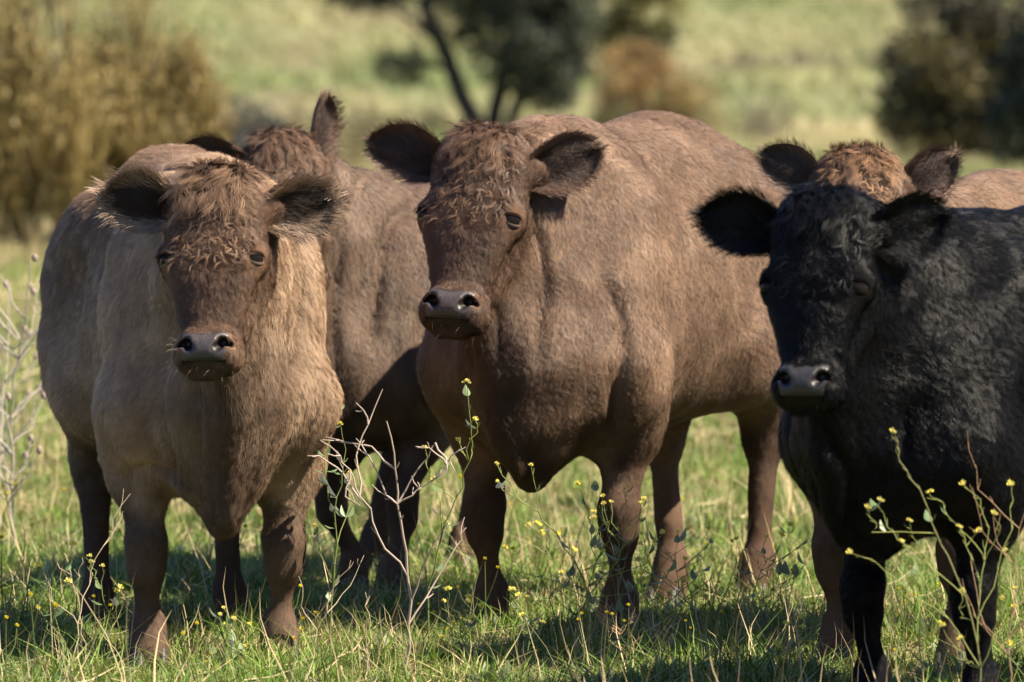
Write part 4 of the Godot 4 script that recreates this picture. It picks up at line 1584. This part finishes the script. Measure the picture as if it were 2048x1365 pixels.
func add_trees() -> void:
	var sprig := sprig_mesh(12, 0.10, 71)
	var fine := sprig_mesh(14, 0.05, 72)
	var twig := twig_mesh(7, 73)
	var gold := Color(0.17, 0.125, 0.04)
	var gold_light := Color(0.35, 0.265, 0.095)
	var olive := Color(0.055, 0.06, 0.02)
	var dark := Color(0.022, 0.030, 0.018)
	var dark_light := Color(0.06, 0.07, 0.04)
	# golden willows at the left
	for s: Array in [
		["golden brown willow at the left edge, tallest of three", Vector3(-3.05, 0, -52.0), 1.62, 0.52, 81], ["golden brown willow in the middle of the left-hand three", Vector3(-2.52, 0, -52.8), 1.55, 0.42, 82], ["lowest golden brown willow, beside the dark shrub", Vector3(-2.12, 0, -53.5), 1.2, 0.30, 83],
	]:
		var h: float = s[2]
		var r: float = s[3]
		tree("willow_bush", s[0], "bush", s[1], [
			[0.035, 0.012, [Vector3(0, 0, 0), Vector3(0.05, h * 0.5, 0), Vector3(0.12, h * 0.9, 0.05)]], [0.03, 0.01, [Vector3(-0.08, 0, 0.05), Vector3(-0.16, h * 0.45, 0.05), Vector3(-0.24, h * 0.85, 0)]], [0.028, 0.01, [Vector3(0.1, 0, 0), Vector3(0.2, h * 0.4, -0.05), Vector3(0.32, h * 0.72, -0.1)]]],
			Color(0.10, 0.085, 0.07), [[Vector3(0, h * 0.30, 0), Vector3(r * 1.15, h * 0.36, r), 330, 0.5, gold, gold_light, 0.2], [Vector3(0.02, h * 0.58, 0), Vector3(r * 0.9, h * 0.4, r * 0.8), 150, 0.42, gold, gold_light, 0.2]], twig, s[4])
	tree("grey_shrub", "dark grey shrub behind the tan steer's back", "bush", Vector3(-1.98, 0, -60.0), [[0.03, 0.01, [Vector3.ZERO, Vector3(0.05, 0.4, 0), Vector3(0.15, 0.8, 0)]], [0.03, 0.01, [Vector3(-0.05, 0, 0), Vector3(-0.15, 0.4, 0), Vector3(-0.3, 0.7, 0)]]], Color(0.07, 0.06, 0.055),
		[[Vector3(0, 0.42, 0), Vector3(0.46, 0.42, 0.4), 700, 0.13, Color(0.03, 0.032, 0.026), Color(0.085, 0.08, 0.065), 0.5], [Vector3(0.3, 0.3, 0), Vector3(0.4, 0.3, 0.4), 260, 0.12, Color(0.035, 0.035, 0.03), Color(0.09, 0.075, 0.06), 0.5]], fine, 84)
	for q: Array in [[-1.55, -72.0, "olive brown scrub filling the gap behind the pricked ear", 92], [-2.35, -66.0, "olive brown scrub behind the golden willows", 93]]:
		tree("olive_scrub", q[2], "bush", Vector3(q[0], 0, q[1]), [[0.025, 0.008, [Vector3.ZERO, Vector3(0.05, 0.35, 0), Vector3(0.12, 0.65, 0)]]], Color(0.08, 0.07, 0.055),
			[[Vector3(0, 0.32, 0), Vector3(0.7, 0.36, 0.45), 420, 0.12, Color(0.07, 0.06, 0.025), Color(0.19, 0.155, 0.065), 0.5]], fine, q[3])
	# the big dark tree over the middle
	tree("dark_tree", "tall dark tree with forked trunk behind the middle steer", "tree", Vector3(-0.35, 0, -100.0), [
		[0.12, 0.05, [Vector3(0, 0, 0), Vector3(-0.34, 0.8, 0), Vector3(-0.55, 1.3, 0.1), Vector3(-0.66, 1.75, 0.1), Vector3(-0.9, 2.9, 0), Vector3(-0.8, 3.9, 0)]],
		[0.11, 0.05, [Vector3(0.1, 0, -0.1), Vector3(0.33, 1.1, -0.1), Vector3(0.45, 1.7, 0), Vector3(0.45, 3.6, 0.1)]],
		[0.08, 0.03, [Vector3(0.32, 0.2, 0), Vector3(0.62, 0.9, 0.1), Vector3(0.8, 1.8, 0.1), Vector3(1.2, 3.0, 0)]],
		[0.05, 0.015, [Vector3(-0.5, 1.2, 0.1), Vector3(-0.95, 1.55, 0.2), Vector3(-1.5, 1.75, 0.2)]],
		[0.04, 0.012, [Vector3(-0.36, 0.85, 0), Vector3(-0.7, 0.95, 0.2), Vector3(-1.05, 0.9, 0.3)]]],
		Color(0.045, 0.04, 0.037), [
		[Vector3(0.6, 1.4, 0.1), Vector3(0.82, 0.85, 0.7), 1700, 0.17, dark, dark_light, 0.5], [Vector3(0.75, 0.85, 0.1), Vector3(0.42, 0.5, 0.4), 480, 0.16, dark, dark_light, 0.5],
		[Vector3(-0.72, 0.98, 0.2), Vector3(0.24, 0.14, 0.3), 50, 0.11, dark, olive, 0.5], [Vector3(-1.05, 0.95, 0.3), Vector3(0.26, 0.16, 0.25), 60, 0.11, dark, olive, 0.5], [Vector3(-0.95, 0.76, 0.25), Vector3(0.3, 0.09, 0.25), 45, 0.1, dark, olive, 0.5], [Vector3(-0.55, 1.15, 0.15), Vector3(0.25, 0.2, 0.3), 40, 0.11, dark, olive, 0.5], [Vector3(-0.45, 1.7, 0.1), Vector3(0.55, 0.3, 0.4), 240, 0.13, dark, olive, 0.5], [Vector3(-1.35, 1.75, 0.1), Vector3(0.55, 0.22, 0.4), 240, 0.13, dark, olive, 0.5],
		[Vector3(-0.35, 1.5, 0.1), Vector3(0.3, 0.5, 0.3), 90, 0.13, dark, olive, 0.5], [Vector3(0.2, 3.1, 0), Vector3(2.0, 1.25, 1.7), 1500, 0.22, dark, dark_light, 0.5]], sprig, 85)
	tree("olive_green_tree", "olive green tree just right of the dark forked tree", "tree", Vector3(1.5, 0, -103.0), [[0.07, 0.03, [Vector3.ZERO, Vector3(0.05, 1.2, 0), Vector3(-0.05, 2.6, 0)]]], Color(0.07, 0.06, 0.045),
		[[Vector3(-0.02, 1.45, 0), Vector3(0.6, 0.65, 0.5), 650, 0.15, olive, Color(0.19, 0.17, 0.05), 0.5], [Vector3(0.1, 2.5, 0), Vector3(0.9, 0.8, 0.8), 420, 0.18, olive, Color(0.16, 0.15, 0.05), 0.5]], sprig, 86)
	tree("amber_bush", "amber leaved bush below the olive green tree", "bush", Vector3(1.42, 0, -96.0), [[0.04, 0.012, [Vector3.ZERO, Vector3(0.05, 0.6, 0), Vector3(0.15, 1.1, 0)]], [0.03, 0.01, [Vector3(0.1, 0, 0), Vector3(0.4, 0.5, 0), Vector3(0.55, 0.9, 0)]]], Color(0.09, 0.07, 0.05),
		[[Vector3(-0.05, 0.62, 0), Vector3(0.52, 0.62, 0.5), 1000, 0.13, Color(0.13, 0.075, 0.02), Color(0.30, 0.185, 0.06), 0.5], [Vector3(0.5, 0.42, 0), Vector3(0.5, 0.5, 0.4), 420, 0.12, Color(0.15, 0.10, 0.04), Color(0.30, 0.22, 0.08), 0.5]], fine, 87)
	# right-hand trees
	tree("brown_green_tree", "brownish green tree at the upper right", "tree", Vector3(4.55, 0, -86.0), [
		[0.07, 0.025, [Vector3.ZERO, Vector3(-0.05, 0.8, 0), Vector3(0.1, 1.9, 0), Vector3(0.1, 3.0, 0)]], [0.045, 0.015, [Vector3(-0.03, 0.4, 0), Vector3(-0.35, 1.0, 0.1), Vector3(-0.55, 1.6, 0.1)]], [0.05, 0.02, [Vector3(-0.03, 0.5, 0), Vector3(0.4, 1.1, 0), Vector3(0.6, 1.9, 0)]]], Color(0.06, 0.05, 0.042),
		[[Vector3(0.0, 0.7, 0), Vector3(0.95, 0.85, 0.7), 2100, 0.15, Color(0.03, 0.03, 0.015), Color(0.12, 0.095, 0.03), 0.5], [Vector3(0.2, 1.75, 0), Vector3(0.9, 0.75, 0.7), 1000, 0.15, Color(0.035, 0.033, 0.025), Color(0.10, 0.085, 0.055), 0.5], [Vector3(0.2, 2.6, 0), Vector3(0.7, 0.6, 0.6), 260, 0.16, dark, olive, 0.5]], sprig, 88)
	tree("dark_green_tree", "very dark green tree at the right edge", "tree", Vector3(5.0, 0, -80.0), [[0.07, 0.02, [Vector3.ZERO, Vector3(0.02, 1.0, 0), Vector3(0.1, 2.2, 0)]]], Color(0.05, 0.042, 0.036),
		[[Vector3(0.05, 0.62, 0), Vector3(0.62, 0.85, 0.5), 1600, 0.15, Color(0.012, 0.022, 0.014), Color(0.03, 0.045, 0.025), 0.5], [Vector3(0.35, 1.5, 0), Vector3(0.5, 0.7, 0.5), 800, 0.15, Color(0.014, 0.024, 0.016), Color(0.035, 0.05, 0.03), 0.5]], sprig, 89)
	# low scrub along the foot of the hill, and the brown bank on it
	var rng := RandomNumberGenerator.new()
	rng.seed = 90
	for s: Array in [
		[-2.4, -103.0, "low olive scrub farthest left along the foot of the hill"], [-1.75, -101.0, "low olive scrub left of the dark forked tree"], [2.75, -100.0, "low olive scrub right of the amber bush"], [-1.0, -104.0, "low olive scrub behind the dark tree's trunk"],
	]:
		tree("low_scrub", s[2], "bush", Vector3(s[0], 0, s[1]), [[0.02, 0.008, [Vector3.ZERO, Vector3(0.03, 0.2, 0), Vector3(0.08, 0.35, 0)]]], Color(0.08, 0.07, 0.05),
			[[Vector3(0, 0.14, 0), Vector3(0.55, 0.22, 0.5), 160, 0.10, Color(0.06, 0.06, 0.025), Color(0.14, 0.13, 0.05), 0.5]], fine, rng.randi() % 500)
	tree("bare_bush", "bare grey bush on the green slope right of the middle steer", "bush", Vector3(2.85, 0, -98.0), [[0.022, 0.008, [Vector3.ZERO, Vector3(0.05, 0.3, 0), Vector3(0.1, 0.62, 0)]], [0.02, 0.006, [Vector3(0.02, 0.05, 0), Vector3(-0.12, 0.35, 0), Vector3(-0.2, 0.6, 0)]], [0.02, 0.006, [Vector3(0.05, 0.1, 0), Vector3(0.25, 0.35, 0), Vector3(0.36, 0.5, 0)]]], Color(0.12, 0.10, 0.085),
		[[Vector3(0.05, 0.35, 0), Vector3(0.35, 0.25, 0.3), 60, 0.10, Color(0.12, 0.11, 0.07), Color(0.2, 0.17, 0.12), 0.5]], fine, 91)
	for s: Array in [[3.75, "left"], [4.6, "middle"], [5.5, "right"]]:
		tree("brown_scrub", "%s clump of purplish brown scrub high on the hillside" % s[1], "bush", Vector3(s[0], 0, -136.0), [[0.02, 0.008, [Vector3.ZERO, Vector3(0.03, 0.15, 0), Vector3(0.08, 0.28, 0)]]], Color(0.09, 0.07, 0.06),
			[[Vector3(0, 0.10, 0), Vector3(0.6, 0.17, 0.5), 150, 0.10, Color(0.08, 0.055, 0.045), Color(0.17, 0.125, 0.10), 0.5]], fine, rng.randi() % 500)


func _ready() -> void:
	noise_a.seed = 11
	noise_a.frequency = 1.0
	noise_a.noise_type = FastNoiseLite.TYPE_SIMPLEX_SMOOTH
	noise_a.fractal_octaves = 2
	noise_b.seed = 23
	noise_b.frequency = 1.0
	noise_b.noise_type = FastNoiseLite.TYPE_SIMPLEX
	noise_b.fractal_type = FastNoiseLite.FRACTAL_NONE
	# camera: a long lens at standing height, tipped slightly down
	var cam := Camera3D.new()
	cam.name = "camera"
	cam.position = Vector3(0, CAM_HEIGHT, 0)
	cam.rotation_degrees.x = -2.357
	cam.fov = 4.545
	cam.near = 0.5
	cam.far = 6000.0
	var lens := CameraAttributesPhysical.new()
	lens.frustum_focal_length = 200.0
	lens.exposure_aperture = 4.3
	lens.frustum_focus_distance = 20.0
	lens.frustum_near = 0.5
	lens.frustum_far = 6000.0
	cam.attributes = lens
	add_child(cam)
	cam.fov = 4.545
	# sky
	var sky_look := ProceduralSkyMaterial.new()
	sky_look.sky_energy_multiplier = 0.72
	sky_look.sky_top_color = Color(0.36, 0.50, 0.74)
	sky_look.sky_horizon_color = Color(0.80, 0.85, 0.88)
	sky_look.ground_bottom_color = Color(0.25, 0.27, 0.16)
	sky_look.ground_horizon_color = Color(0.55, 0.6, 0.5)
	var sky := Sky.new()
	sky.sky_material = sky_look
	var env := Environment.new()
	env.background_mode = Environment.BG_SKY
	env.sky = sky
	env.tonemap_mode = Environment.TONE_MAPPER_LINEAR
	env.tonemap_exposure = 3.0
	env.sdfgi_enabled = true
	env.ssao_enabled = true
	env.ssil_enabled = true
	var around := WorldEnvironment.new()
	around.name = "daylight"
	around.environment = env
	add_child(around)
	var sun := DirectionalLight3D.new()
	sun.name = "sun"
	sun.light_color = Color(1.0, 0.95, 0.86)
	sun.light_energy = 1.6
	sun.light_angular_distance = 0.5
	sun.shadow_enabled = true
	add_child(sun)
	sun.look_at_from_position(Vector3(0.74, 0.86, 0.24), Vector3.ZERO)
	add_ground()
	add_trees()
	add_grass()
	add_cattle()
	add_weeds()
